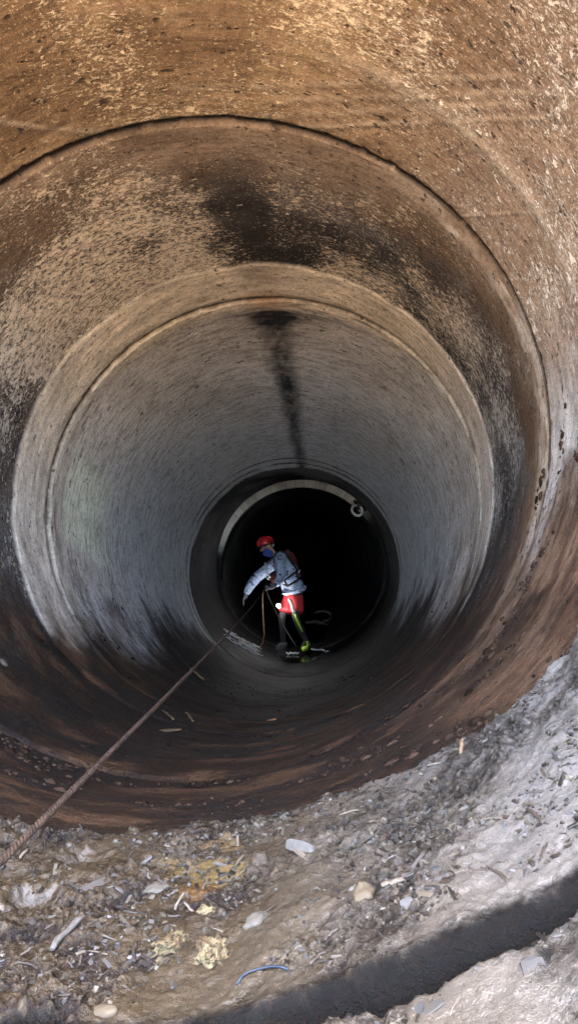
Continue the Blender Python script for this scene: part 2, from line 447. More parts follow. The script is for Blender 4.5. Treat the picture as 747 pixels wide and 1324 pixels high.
S_MOUTH = s_at_y(0.15)
def prof_near(S, TH, P):
    d = TH / DEG
    return -0.006 * np.exp(-((S - (S_R2 - 0.33)) / 0.03)**2) * sst(15, 35, d) * sst(95, 75, d)
def prof_mid(S, TH, P):
    wob = 0.018 * fbm(P, (2.5, 1, 2.5), 4, 0.6, 30.0)
    return (-0.012 * sst(S_R3 - 0.375, S_R3 - 0.345, S + wob) + 0.014 * sst(S_R3 - 0.07, S_R3, S)) + 0.024 * sst(S_R2 + 0.12, S_R2, S) * sst(18, 55, TH / DEG) - 0.006
def prof_barrel(S, TH, P):
    x = S - S_R3
    return 0.014 * sst(0.03, 0.0, x) - 0.010 * sst(0.22, 0.06, x) + 0.004 * fbm(P, (3, 9, 3), 4, 0.6, 61.0) * sst(0.25, 0.1, x)

def joint_gap(s): return 0.007
sec_near = pipe_section('pipe_section', S_MOUTH, S_R2 - 0.008, 0.008, 900, paint_near, MAT['pipe_near'], prof_near)
tag(sec_near, 'brown stained concrete pipe length with scratched crown, in front of the first dark crack', 'pipe', 'concrete pipe lengths')
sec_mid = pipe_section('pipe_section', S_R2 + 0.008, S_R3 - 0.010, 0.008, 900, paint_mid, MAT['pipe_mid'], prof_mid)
tag(sec_mid, 'short concrete pipe length with soot black crown and pale mortar band', 'pipe', 'concrete pipe lengths')
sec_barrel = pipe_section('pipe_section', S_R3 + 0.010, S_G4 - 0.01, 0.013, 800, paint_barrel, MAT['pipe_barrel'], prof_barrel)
tag(sec_barrel, 'long grey concrete pipe length with black seep line along its crown', 'pipe', 'concrete pipe lengths')
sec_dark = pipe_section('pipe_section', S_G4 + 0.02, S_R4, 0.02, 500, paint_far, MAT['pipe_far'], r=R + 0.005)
tag(sec_dark, 'dark wet concrete pipe length around the person in red shorts', 'pipe', 'concrete pipe lengths')
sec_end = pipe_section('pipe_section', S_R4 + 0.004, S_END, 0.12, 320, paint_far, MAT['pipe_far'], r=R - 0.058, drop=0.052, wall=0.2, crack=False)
tag(sec_end, 'narrower unlit pipe length beyond the pale ring, fading to black', 'pipe', 'concrete pipe lengths')
collar(sec_near, S_R2, R + 0.14); collar(sec_mid, S_R3, R + 0.14)
collar(sec_barrel, S_G4, R + 0.06); collar(sec_dark, S_R4, R + 0.13)
# end plug, coloured dark to stand for the unlit depth of the bore
th = np.linspace(-math.pi, math.pi, 64, endpoint=False)
capv = np.concatenate([pp(np.full(64, S_END - 0.05), th, np.full(64, R + 0.05))])
bm = bmesh.new(); bm.faces.new([bm.verts.new(p) for p in capv]); me = bpy.data.meshes.new('end_plug'); bm.to_mesh(me); bm.free()
link('end_plug', me, MAT['dirt_and_shade'], sec_end)

# ------------------------------------------------------------------ outside: ground and unseen head wall
def ground_sheet():
    xs = np.unique(np.concatenate([np.linspace(-150, -6, 20), np.linspace(-6, -1.8, 20), [-1.72, -1.62], np.linspace(-1.5, 1.0, 12), [1.1, 1.2], np.linspace(1.3, 6, 20), np.linspace(6, 150, 20)]))
    ys = np.unique(np.concatenate([np.linspace(-150, -8, 20), np.linspace(-8, -3.3, 16), [-3.2, -3.1], np.linspace(-3, 0.25, 18)]))
    X, Y = np.meshgrid(xs, ys)
    P = np.stack([X, Y, 0 * X], -1)
    Z = -0.02 + 0.05 * fbm(P, 0.8, 4) - 0.62 * 0
    inside = (np.abs(X + 0.27) < 1.40) & (Y > -3.15)
    Z = np.where(inside, -1.1, Z)
    V1 = np.stack([X, Y, Z], -1).reshape(-1, 3); Q1 = grid_quads(len(xs), len(ys))
    ys2 = np.unique(np.concatenate([np.linspace(0.4, 12, 14), np.linspace(12, 170, 16)]))
    X, Y = np.meshgrid(xs, ys2)
    Z = 2.75 + 0.12 * fbm(np.stack([X, Y, 0 * X], -1), 0.4, 3) + 0.05 * np.clip(Y - 1, 0, 20)
    V2 = np.stack([X, Y, Z], -1).reshape(-1, 3); Q2 = grid_quads(len(xs), len(ys2)) + len(V1)
    return np_mesh('ground', np.concatenate([V1, V2]), np.concatenate([Q1, Q2]))
t = NT('dry_earth')
g = t.n('NewGeometry').outputs['Position']
n1 = t.noise(g, 1.2, 5, 0.6); n2 = t.noise(g, 30, 4, 0.7)
t.out(t.mix(n1, (0.30, 0.21, 0.13), t.mix(n2, (0.36, 0.26, 0.17), (0.46, 0.36, 0.25))), 0.95, t.bump(n2, 0.8, 0.02))
MAT['earth'] = t.m
tag(link('ground', ground_sheet(), MAT['earth']), kind='structure')

# open half-round channel leading up to the mouth
th_c = np.linspace(118 * DEG, 242 * DEG, 90)
Sg, TH = np.meshgrid(np.linspace(0, S_MOUTH - 0.01, 40), th_c, indexing='ij')
Pc = pcoord(Sg, TH)
V = pp(Sg, TH, R - 0.012 * np.clip(fbm(Pc, 3, 4), -1, 1))
cin = np_mesh('channel', V, grid_quads(90, 40))
tag(link('channel', cin, MAT['raw_concrete']), kind='structure')

# unseen head wall with a round opening, added to block light
wall = empty('light_block_wall', (-0.28, 0.15, -1.0)); tag(wall, 'unseen concrete wall added around the pipe mouth to block light', 'wall')
n = 96
a = np.linspace(-math.pi, math.pi, n, endpoint=False)
c0 = pp(np.array([S_MOUTH]), np.array([0.0]), np.array([0.0]))[0]
inner = np.stack([c0[0] + (R + 0.10) * np.sin(a), 0 * a, c0[2] + (R + 0.10) * np.cos(a)], -1)
def rect(a):
    dx, dz = np.sin(a), np.cos(a)
    k = np.minimum(5.0 / np.maximum(np.abs(dx), 1e-6), np.where(dz > 0, 2.4, 2.0) / np.maximum(np.abs(dz), 1e-6))
    return np.stack([c0[0] + dx * k, 0 * a, c0[2] + dz * k], -1)
outer = rect(a)
loops = [inner + (0, 0.14, 0), outer + (0, 0.14, 0), outer + (0, 0.5, 0), inner + (0, 0.5, 0), inner + (0, 0.14, 0)]
me = np_mesh('slab', np.concatenate(loops), grid_quads(n, 5, True), smooth=False)
for v in me.vertices: pass
o = link('slab', me, MAT['raw_concrete'], wall); o.matrix_parent_inverse = Matrix.Translation(-Vector(wall.location))

# ------------------------------------------------------------------ debris beds in the near invert
S_EDGE = s_at_y(1.315); S_LIP = s_at_y(0.700)
def bed_noise(S, TH):
    P = pcoord(S, TH)
    P2 = np.stack([P[..., 0] * 0.8 + P[..., 1] * 0.6, P[..., 1] * 0.8 - P[..., 0] * 0.6, P[..., 2]], -1)   # grain runs obliquely
    smooth = sst(-0.12, 0.38, fbm(P2, (2.6, 6.5, 2.6), 4, 0.55, 17.0) + 0.18 * sst(0.25, 0.85, P[..., 0]))
    big = 0.012 * fbm(P, 3.2, 3, 0.5, 3.0)
    med = fbm(P2, (11, 17, 11), 5, 0.6, 21.0)
    rid = 1 - np.abs(fbm(P2, (17, 48, 17), 4, 0.65, 33.0)) * 1.7
    fine = fbm(P2, (70, 125, 70), 3, 0.65, 44.0)
    k = 1 - 0.88 * smooth
    lumps = np.maximum(0, fbm(P, 34, 3, 0.6, 61.0) - 0.12) * sst(0.0, 0.35, fbm(P, 6, 3, 0.6, 63.0))
    h = big + k * ((0.008 + 0.008 * sst(0.1, -0.4, P[..., 0])) * med + 0.0034 * np.clip(rid, -1, 1) + 0.0030 * fine + 0.016 * lumps) + smooth * (0.004 * med + 0.0005 * fine)
    # trodden hollows on the left
    hol = 0
    for (x, y, rr, dp) in ((-0.40, 1.02, 0.075, 0.035), (-0.52, 0.98, 0.07, 0.035), (-0.36, 1.17, 0.05, 0.02), (-0.2, 1.1, 0.05, 0.018), (0.02, 1.46, 0.045, 0.02), (0.2, 1.36, 0.03, 0.016), (-0.62, 1.12, 0.06, 0.02)):
        c, *_ = frame(S)
        X = c[..., 0] + R * np.sin(TH); Y = c[..., 1]
        q = ((X - x)**2 + (Y - y)**2) / rr**2 + 0.5 * med
        hol = hol + dp * np.exp(-np.clip(q, 0, 9) * 1.3)
    return h - hol, smooth, med, rid, fine
def bed_far_r(S, TH):
    h, smooth, med, rid, fine = bed_noise(S, TH)
    P = pcoord(S, TH)
    wob = 0.035 * fbm(P, (5, 0.5, 5), 4, 0.6, 55.0) + 0.01 * fbm(P, 40, 3, 0.6, 57.0)
    wob = wob + 0.03 * sst(0.2, 0.95, P[..., 0])
    e1 = sst(S_EDGE + 0.022, S_EDGE - 0.012, S + wob)
    g = sst(S_LIP - 0.03, S_LIP + 0.034, S + 0.2 * wob)
    return R + 0.012 - (0.092 + h * g + 0.012) * e1 * (0.05 + 0.95 * g), smooth, med, rid, fine
def bed_near_r(S, TH):
    h, smooth, med, rid, fine = bed_noise(S + 5.0, TH)
    P = pcoord(S, TH)
    wob = 0.007 * fbm(P, (4, 0.5, 4), 4, 0.6, 65.0) + 0.005 * fbm(P, 40, 3, 0.6, 67.0)
    e1 = sst(S_LIP + 0.004, S_LIP - 0.014, S + wob)
    return R + 0.012 - (0.104 + h * 0.55) * e1, smooth, med, rid, fine

def bed_paint(S, TH, smooth, med, rid, fine, near):
    P = pcoord(S, TH)
    x = R * np.sin(TH)
    tone = fbm(P, (2.5, 3.5, 2.5), 4, 0.55, 77.0)
    left = lerp((0.022, 0.017, 0.012), (0.075, 0.060, 0.043), sst(-0.5, 0.5, tone + 0.5 * med))
    right = lerp((0.05, 0.047, 0.043), (0.165, 0.16, 0.155), sst(-0.45, 0.45, tone + 0.3 * rid))
    col = lerp(left, right, sst(-0.05, 0.62, x + 0.22 * tone + (0.15 if near else 0)))
    col = lerp(col, (0.075, 0.064, 0.040), 0.7 * np.exp(-((x - 0.32) / 0.2)**2) * sst(-0.1, 0.4, tone))
    col = lerp(col, lerp((0.085, 0.074, 0.058), (0.31, 0.31, 0.31), sst(0.15, 0.8, x)), smooth * 0.8)
    # darker in the low places, paler on the fine crests
    col = lerp(col, (0.014, 0.012, 0.010), 0.8 * sst(0.1, -0.5, rid) * (1 - smooth))
    col = lerp(col, (0.26, 0.25, 0.23), 0.5 * sst(0.35, 0.8, fine + 0.3 * rid) * (1 - 0.7 * smooth))
    c, *_ = frame(S)
    X = c[..., 0] + x; Y = c[..., 1]
    if not near:
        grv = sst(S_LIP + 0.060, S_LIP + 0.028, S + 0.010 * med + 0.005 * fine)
        for (qx, qy, rr, cc) in ((-0.10, 1.08, 0.05, (0.25, 0.21, 0.11)), (-0.18, 1.10, 0.05, (0.21, 0.17, 0.085)), (-0.13, 1.02, 0.03, (0.2, 0.12, 0.05)), (-0.11, 1.2, 0.035, (0.21, 0.165, 0.1))):
            q = ((X - qx)**2 + (Y - qy)**2) / rr**2
            col = lerp(col, cc, 0.75 * sst(1.3, 0.5, q + 1.2 * med))
        col = lerp(col, (0.006, 0.004, 0.002), grv)  # groove darkened in colour for the shade behind the lip
    else: grv = 0
    col = col * 0.45 * lerp((1.18, 1.0, 0.78), (1.04, 1.0, 0.95), sst(0.0, 0.75, x + 0.15 * tone))
    wet = (0.45 + 0.5 * smooth + 0.25 * med) * (1 - grv)
    return np.clip(col, 0.01, 1), np.clip(wet, 0, 1)

t = NT('silt')
v = t.attr('pc', 'Vector'); col = t.attr('col'); wet = t.attr('wet', 'Fac')
gp = t.n('NewGeometry').outputs['Position']
n1 = t.noise(gp, 420, 3, 0.65); n2 = t.noise(gp, 140, 3, 0.65)
c = t.mix(t.math('MULTIPLY', t.ss(0.56, 0.7, n1), 0.5), col, t.mix(1.0, col, (2.4, 2.35, 2.25), 'MULTIPLY'))
c = t.mix(t.math('MULTIPLY', t.math('MULTIPLY', t.ss(0.50, 0.38, n2), 0.9), t.math('SUBTRACT', 1.15, wet)), c, (0.012, 0.010, 0.009))
h = t.math('MULTIPLY', t.math('ADD', t.math('MULTIPLY', n1, 0.5), n2), t.math('SUBTRACT', 1.1, t.math('MULTIPLY', wet, 0.75)))
MAT['silt'] = t.out(c, t.math('SUBTRACT', 0.62, t.math('MULTIPLY', wet, 0.36)), t.bump(h, 1.0, 0.005), spec=t.math('MULTIPLY', wet, 0.65))

def build_bed(name, s0, s1, fn, near, ds=0.0034):
    ths = np.linspace(128 * DEG, 238 * DEG, int(R * 110 * DEG / (ds * 1.05)))
    ss = np.linspace(s0, s1, int((s1 - s0) / ds))
    S, TH = np.meshgrid(ss, ths, indexing='ij')
    r, smooth, med, rid, fine = fn(S, TH)
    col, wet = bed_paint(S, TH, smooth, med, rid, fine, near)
    V = pp(S, TH, r)
    me = np_mesh(name, V, grid_quads(len(ths), len(ss)), {'pc': ('FLOAT_VECTOR', pcoord(S, TH)), 'col': ('FLOAT_COLOR', col), 'wet': ('FLOAT', wet)})
    return link(name, me, MAT['silt'])
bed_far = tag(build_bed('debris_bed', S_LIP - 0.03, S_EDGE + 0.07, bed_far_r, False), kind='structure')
bed_near = tag(build_bed('debris_bed', s_at_y(0.32), S_LIP + 0.02, bed_near_r, True), kind='structure')

# loose litter: chips of reed and wood, grit
t = NT('litter')
MAT['litter'] = t.out(t.attr('col'), 0.55, None, spec=0.5)
def litter(name, n, fn, s0, s1, kind, seed):
    g = np.random.default_rng(seed)
    S = g.uniform(s0, s1, n * 3); TH = g.uniform(136, 228, n * 3) * DEG
    P = pcoord(S, TH)
    keep = g.uniform(size=n * 3) < sst(-0.25, 0.5, fbm(P, 5, 3, 0.6, 91.0) + 0.15 * np.sin(TH - math.pi) * -1)
    S = S[keep][:n]; TH = TH[keep][:n]; n = len(S)
    r = fn(S, TH)[0]
    if kind == 'chip':
        L = np.clip(np.exp(g.normal(math.log(0.0085), 0.55, n)), 0.003, 0.024); W = np.clip(L * g.uniform(0.12, 0.4, n), 0.0012, 0.006); H = W * g.uniform(0.3, 0.7, n)
    else:
        L = np.clip(np.exp(g.normal(math.log(0.0040), 0.4, n)), 0.002, 0.0075); W = L * g.uniform(0.6, 1, n); H = L * g.uniform(0.5, 0.9, n)
    C = pp(S, TH, r - H * 0.02)
    c, T, rt, up = frame(S)
    nrm = -(np.sin(TH)[:, None] * rt + np.cos(TH)[:, None] * up)
    e1 = np.cross(nrm, T); e1 /= np.linalg.norm(e1, axis=1)[:, None]
    a = g.normal(0.5, 0.9, n)
    ax = np.cos(a)[:, None] * e1 + np.sin(a)[:, None] * T + g.normal(0, 0.25, n)[:, None] * nrm
    ax /= np.linalg.norm(ax, axis=1)[:, None]
    nz = nrm + g.normal(0, 0.35, (n, 3)); bx = np.cross(nz, ax); bx /= np.linalg.norm(bx, axis=1)[:, None]
    nz = np.cross(ax, bx)
    corners = np.array([[-1, -1, -1], [1, -1, -1], [1, 1, -1], [-1, 1, -1], [-1, -1, 1], [1, -1, 1], [1, 1, 1], [-1, 1, 1]], float)
    K = corners[None] * (1 + g.uniform(-0.45, 0.25, (n, 8, 3)))
    V = C[:, None] + K[..., :1] * (L[:, None, None] / 2) * ax[:, None] + K[..., 1:2] * (W[:, None, None] / 2) * bx[:, None] + K[..., 2:] * (H[:, None, None] / 2) * nz[:, None]
    q = np.array([[0, 3, 2, 1], [4, 5, 6, 7], [0, 1, 5, 4], [1, 2, 6, 5], [2, 3, 7, 6], [3, 0, 4, 7]])
    Q = (q[None] + 8 * np.arange(n)[:, None, None]).reshape(-1, 4)
    pal = np.array([(0.42, 0.38, 0.30), (0.30, 0.25, 0.18), (0.05, 0.04, 0.03), (0.15, 0.115, 0.08), (0.36, 0.36, 0.36), (0.22, 0.2, 0.18), (0.09, 0.075, 0.06)])
    cc = pal[g.choice(len(pal), n, p=[.12, .14, .17, .17, .12, .16, .12])] * g.uniform(0.10, 0.34, n)[:, None]
    cc = np.repeat(cc[:, None], 8, 1).reshape(-1, 3)
    o = link(name, np_mesh(name, V, Q, {'col': ('FLOAT_COLOR', cc)}, smooth=False), MAT['litter'])
    return tag(o, kind='stuff')
tag(litter('wood_litter', 3200, bed_far_r, S_LIP + 0.07, S_EDGE + 0.03, 'chip', 1), 'fine wood and reed litter over the debris beyond the dark groove', 'litter')
tag(litter('wood_litter', 1500, bed_near_r, s_at_y(0.36), S_LIP - 0.006, 'chip', 2), 'fine wood and reed litter on the debris in front of the dark groove', 'litter')
tag(litter('grit', 2600, bed_far_r, S_LIP + 0.07, S_EDGE + 0.03, 'grit', 3), 'loose grit and crumbs over the debris beyond the dark groove', 'grit')
tag(litter('grit', 1600, bed_near_r, s_at_y(0.36), S_LIP - 0.004, 'grit', 4), 'loose grit and crumbs on the debris in front of the dark groove', 'grit')

t = NT('clod')
MAT['clod'] = t.out(t.attr('col'), 0.95, None, spec=0.08)
def clods(name, n, s0, s1, seed, side, mat, dark=1.0):
    g = np.random.default_rng(seed)
    S = g.uniform(s0, s1, n * 4); A = g.uniform(*side, n * 4) * DEG
    P = pcoord(S, A)
    keep = g.uniform(size=n * 4) < sst(0.0, 0.45, fbm(P, (2.4, 7.5, 2.4), 4, 0.6, 9.0))
    S = S[keep][:n]; A = A[keep][:n]; n = len(S)
    L = np.clip(np.exp(g.normal(math.log(0.006), 0.5, n)), 0.0025, 0.018)
    ico = np.array([(0, 0, 1), (.9, 0, .3), (.3, .85, .3), (-.7, .55, .3), (-.7, -.55, .3), (.3, -.85, .3), (.7, .5, -.5), (-.3, .85, -.5), (-.9, 0, -.5), (-.3, -.85, -.5), (.7, -.5, -.5)])
    T = np.array([(0,1,2),(0,2,3),(0,3,4),(0,4,5),(0,5,1),(1,6,2),(2,7,3),(3,8,4),(4,9,5),(5,10,1),(2,6,7),(3,7,8),(4,8,9),(5,9,10),(1,10,6)])
    c, t_, rt, up = frame(S)
    nr = -(np.sin(A)[:, None] * rt + np.cos(A)[:, None] * up); e1 = np.cross(nr, t_)
    K = ico[None] * (1 + g.uniform(-.3, .3, (n, 11, 3)))
    V = pp(S, A, np.full(n, R - 0.001))[:, None] + K[..., :1] * (L * g.uniform(.6, 1.6, n))[:, None, None] * e1[:, None] + K[..., 1:2] * L[:, None, None] * t_[:, None] + K[..., 2:] * (L * .5)[:, None, None] * nr[:, None]
    cc = np.array((0.05, 0.032, 0.022)) * g.uniform(0.25, 1.5, n)[:, None] * dark
    cc = np.repeat(cc[:, None], 11, 1).reshape(-1, 3)
    return tag(link(name, np_mesh(name, V, (T[None] + 11 * np.arange(n)[:, None, None]).reshape(-1, 3), {'col': ('FLOAT_COLOR', cc)}), mat), kind='stuff')
tag(clods('mud_clods', 1500, S_EDGE + 0.02, S_R2 - 0.03, 11, (92, 250), MAT['clod']), 'dark mud clods stuck to the brown floor before the first crack', 'mud')
tag(clods('mud_clods', 1600, S_R2 + 0.03, S_R3 - 0.03, 12, (100, 262), MAT['clod'], 0.7), 'dark mud clods on the floor of the pipe length with the mortar band', 'mud')
tag(clods('mud_clods', 450, S_R3 + 0.05, S_R3 + 2.4, 13, (115, 246), MAT['clod'], 0.6), 'blackish mud clods on the floor of the long grey pipe length', 'mud')

# ------------------------------------------------------------------ casting from picture places on to the built surfaces
def bvh_of(obs):
    vs, fs = [], []
    for ob in obs:
        me = ob.data; n0 = len(vs)
        co = np.empty(len(me.vertices) * 3, np.float32); me.vertices.foreach_get('co', co)
        vi = np.empty(len(me.loops), np.int32); me.loops.foreach_get('vertex_index', vi)
        vs += co.reshape(-1, 3).tolist(); fs += (vi.reshape(-1, 4) + n0).tolist()
    return BVHTree.FromPolygons(vs, fs)
BV_BED = bvh_of([bed_far, bed_near])
BV_PIPE = bvh_of([sec_mid, sec_barrel, sec_dark])
def hit(px, py, bv=None):
    d = Vector(((px - 373.5) / 800, 1, (662 - py) / 800)).normalized()
    for b in ([bv] if bv else [BV_BED, BV_PIPE]):
        p, n, i, dist = b.ray_cast(Vector((0, 0, 0)), d)
        if p is not None:
            if n.dot(d) > 0: n = -n
            return p, n, dist
    return None

def tube_mesh(name, pts, rad, sides=8, jitter=0.0, seed=0, flat=1.0, caps=True):
    pts = [Vector(p) for p in pts]
    if not hasattr(rad, '__len__'): rad = [rad] * len(pts)
    g = random.Random(seed)
    bm = bmesh.new(); rings = []
    up = Vector((0.13, 0.2, 1)).normalized()
    for i, p in enumerate(pts):
        t = (pts[min(i + 1, len(pts) - 1)] - pts[max(i - 1, 0)]).normalized()
        a = t.cross(up)
        a = a.normalized() if a.length > 1e-4 else t.orthogonal().normalized()
        b = a.cross(t)
        rings.append([bm.verts.new(p + (a * math.cos(k * 2 * math.pi / sides) + b * flat * math.sin(k * 2 * math.pi / sides)) * rad[i] * (1 + g.uniform(-jitter, jitter))) for k in range(sides)])
    for r0, r1 in zip(rings, rings[1:]):
        for k in range(sides):
            f = bm.faces.new((r0[k], r0[(k + 1) % sides], r1[(k + 1) % sides], r1[k])); f.smooth = True
    if caps:
        bm.faces.new(rings[0][::-1]); bm.faces.new(rings[-1])
    bmesh.ops.recalc_face_normals(bm, faces=bm.faces)
    me = bpy.data.meshes.new(name); bm.to_mesh(me); bm.free()
    return me
def rock_mesh(name, sx, sy, sz, amp=0.25, seed=0, sub=3, freq=1.6):
    bm = bmesh.new(); bmesh.ops.create_icosphere(bm, subdivisions=sub, radius=1)
    co = np.array([v.co[:] for v in bm.verts])
    k = 1 + amp * fbm(co + seed * 3.7, freq, 4, 0.55, seed * 1.3)
    for v, m in zip(bm.verts, k): v.co = Vector((v.co.x * sx * m, v.co.y * sy * m, v.co.z * sz * m))
    for f in bm.faces: f.smooth = True
    me = bpy.data.meshes.new(name); bm.to_mesh(me); bm.free()
    return me
def lay(o, px, py, ang=0, lift=0.0, bv=None):
    """rest a thing on the surface under a place, its x axis turned by ang (degrees, as seen) in that surface"""
    p, n, d = hit(px, py, bv)
    q = hit(px + 6 * math.cos(ang * DEG), py - 6 * math.sin(ang * DEG), bv)
    ax = (q[0] - p); ax = (ax - n * ax.dot(n)).normalized()
    by = n.cross(ax)
    m = Matrix((ax, by, n)).transposed().to_4x4(); m.translation = p + n * lift
    o.matrix_world = m
    return d / 800.0
MAT['pale_wood'] = plain('pale_wood', (0.13, 0.11, 0.085), 0.7, 0.3, 120, 0.6)
MAT['grey_wood'] = plain('grey_wood', (0.10, 0.094, 0.087), 0.7, 0.35, 120, 0.6)
MAT['dark_wood'] = plain('dark_wood', (0.045, 0.035, 0.028), 0.55, 0.35, 120, 0.6)
MAT['straw'] = plain('straw', (0.15, 0.10, 0.055), 0.65, 0.3, 120, 0.5)
MAT['white_stone'] = plain('white_stone', (0.08, 0.073, 0.06), 0.7, 0.2, 90, 0.5)
MAT['cream_stone'] = plain('cream_stone', (0.08, 0.063, 0.04), 0.7, 0.2, 90, 0.5)
MAT['white_plastic'] = plain('white_plastic', (0.065, 0.062, 0.057), 0.4, 0.12, 60, 0.2)
MAT['blue_plastic'] = plain('blue_plastic', (0.012, 0.022, 0.04), 0.4, 0.2, 60, 0.2)
MAT['grey_slate'] = plain('grey_slate', (0.04, 0.04, 0.042), 0.6, 0.2, 60, 0.5)
t = NT('yellow_foam')
g = t.n('NewGeometry').outputs['Position']
n1 = t.noise(g, 160, 4, 0.7); n2 = t.noise(g, 45, 3, 0.6)
c = t.mix(t.ss(0.35, 0.65, n2), (0.11, 0.07, 0.03), (0.21, 0.175, 0.095)); c = t.mix(t.ss(0.52, 0.40, n1), c, (0.04, 0.028, 0.015))
MAT['foam'] = t.out(c, 0.85, t.bump(n1, 1.0, 0.006))
t = NT('brown_leaf'); g = t.n('NewGeometry').outputs['Position']
MAT['leaf'] = t.out(t.mix(t.noise(g, 60, 3, 0.6), (0.30, 0.12, 0.04), (0.46, 0.26, 0.10)), 0.6)

def stick(name, px, py, lpx, ang, wpx, mat, label, cat='stick', group=None, flat=0.6, bv=None, seed=0, bend=0.06):
    p, n, d = hit(px, py, bv); k = d / 800
    # real length from the two ends as cast on to the surface
    L = lpx * k; w = wpx * k / 2
    g = random.Random(seed + px)
    pts = [((i / 7 - 0.5) * L, math.sin(i / 7 * 3) * L * bend + g.uniform(-1, 1) * w * 0.4, w * flat * 0.5 + g.uniform(0, 1) * w * 0.4) for i in range(8)]
    rad = [w * (0.55 + 0.5 * math.sin(0.5 + i / 7 * 2.1)) * g.uniform(0.85, 1.1) for i in range(8)]
    o = link(name, tube_mesh(name, pts, rad, 7, 0.18, seed, flat), MAT[mat])
    lay(o, px, py, ang, 0, bv)
    return tag(o, label, cat, group)
def rock(name, px, py, wpx, hpx, mat, label, cat='stone', group=None, bv=None, seed=0, amp=0.25, ang=0, sub=3, freq=1.6):
    p, n, d = hit(px, py, bv); k = d / 800
    o = link(name, rock_mesh(name, wpx * k / 2, hpx * k / 2, min(wpx, hpx) * k * 0.36, amp, seed, sub, freq), MAT[mat])
    lay(o, px, py, ang, -min(wpx, hpx) * k * 0.06, bv)
    return tag(o, label, cat, group)
def shard(name, px, py, lpx, wpx, ang, mat, label, cat, group=None, bv=None, seed=0, thick=0.25, tilt=0.15):
    """flat broken piece with an irregular outline"""
    p, n, d = hit(px, py, bv); k = d / 800
    g = random.Random(seed)
    L, W = lpx * k / 2, wpx * k / 2
    out = [(-1, -.8), (-.4, -1), (.5, -.85), (1, -.5), (.85, .6), (.2, 1), (-.6, .85), (-.95, .3)]
    bm = bmesh.new(); lo = []; hi = []
    for x, y in out:
        x *= L * g.uniform(.85, 1.1); y *= W * g.uniform(.8, 1.15)
        z = x * tilt - 0.12 * W
        lo.append(bm.verts.new((x, y, z))); hi.append(bm.verts.new((x * .95, y * .93, z + W * thick + g.uniform(0, .1) * W)))
    bm.faces.new(lo[::-1]); bm.faces.new(hi)
    for i in range(8): bm.faces.new((lo[i], lo[(i + 1) % 8], hi[(i + 1) % 8], hi[i]))
    me = bpy.data.meshes.new(name); bm.to_mesh(me); bm.free()
    o = link(name, me, MAT[mat]); lay(o, px, py, ang, 0, bv)
    return tag(o, label, cat, group)

shard('wood_offcut', 388, 1094, 44, 15, -14, 'grey_wood', 'flat grey splintered wood offcut by the hollow at the debris edge', 'wood', seed=1)
shard('wood_offcut', 392, 1106, 30, 8, -20, 'pale_wood', 'thin pale splinter just below the flat grey offcut', 'wood', seed=2)
stick('straw_stalk', 516, 1141, 40, 20, 7, 'pale_wood', 'pale straight stalk lying beside the tan rubble lump', seed=1)
shard('plastic_strip', 556, 1304, 34, 11, 24, 'white_plastic', 'white flat plastic strip in front of the dark groove', 'plastic', seed=3)
shard('slate_chip', 540, 1308, 18, 10, 50, 'grey_slate', 'small blue grey chip standing beside the white plastic strip', 'stone', seed=4, tilt=0.5)
shard('slate_chip', 526, 1170, 18, 15, 40, 'grey_slate', 'blue grey flat chip below the pale straight stalk', 'stone', seed=5)
shard('slate_chip', 690, 1252, 26, 26, 80, 'grey_slate', 'large smooth grey slab in front of the groove at right', 'stone', seed=15, thick=0.08, tilt=0.02)
stick('twig', 597, 966, 22, 58, 5, 'straw', 'tan twig sticking out over the debris edge on the right', seed=2)
stick('twig', 566, 988, 26, 20, 4, 'pale_wood', 'pale twig lying along the debris edge, left of the tan twig', seed=22)
stick('twig', 690, 1062, 44, -58, 4, 'dark_wood', 'dark curved twig on the smooth pale silt at far right', seed=3, bend=0.15)
stick('twig', 644, 1132, 34, -35, 4, 'dark_wood', 'dark twig on the silt just above the groove', seed=4)
stick('twig', 427, 1210, 22, 45, 4, 'dark_wood', 'short dark twig alone on the smooth brown silt', seed=5)
stick('twig', 412, 1238, 28, 35, 4, 'dark_wood', 'dark twig nearest the groove in the middle', seed=6)
stick('twig', 88, 1208, 52, 44, 8, 'grey_wood', 'thick grey twig beside the trodden hollows on the left', seed=7)
stick('twig', 175, 1232, 30, 80, 5, 'dark_wood', 'dark upright twig left of the yellow foam lumps', seed=8)
shard('cloth_strip', 118, 1148, 66, 14, 24, 'white_plastic', 'pale frayed strip pressed into the debris below the rope', 'cloth', seed=6, thick=0.08, tilt=0.02)
rock('stone', 131, 1308, 36, 15, 'cream_stone', 'smooth cream oval stone at the bottom left corner', seed=1, amp=0.1)
rock('stone', 329, 1191, 30, 17, 'white_stone', 'white jagged stone right of the yellow foam lumps', seed=2, amp=0.4, ang=25)
rock('stone', 197, 1151, 34, 16, 'white_stone', 'pale rough stone above the yellow foam lumps', seed=12, amp=0.4, ang=10)
rock('rubble_lump', 470, 1158, 24, 30, 'cream_stone', 'tan rubble lump in the middle of the brown silt', 'rubble', seed=3, amp=0.35)
rock('foam_lump', 275, 1231, 34, 40, 'foam', 'larger pale yellow foam lump, right of its darker twin', 'foam', seed=4, amp=0.5, freq=2.6, sub=4)
rock('foam_lump', 222, 1219, 44, 26, 'foam', 'ragged yellow foam lump beside the hollow', 'foam', seed=5, amp=0.6, ang=30, freq=2.6, sub=4)
rock('foam_lump', 268, 1178, 22, 12, 'foam', 'smallest yellow foam lump, above the other two', 'foam', seed=6, amp=0.5, freq=2.6)
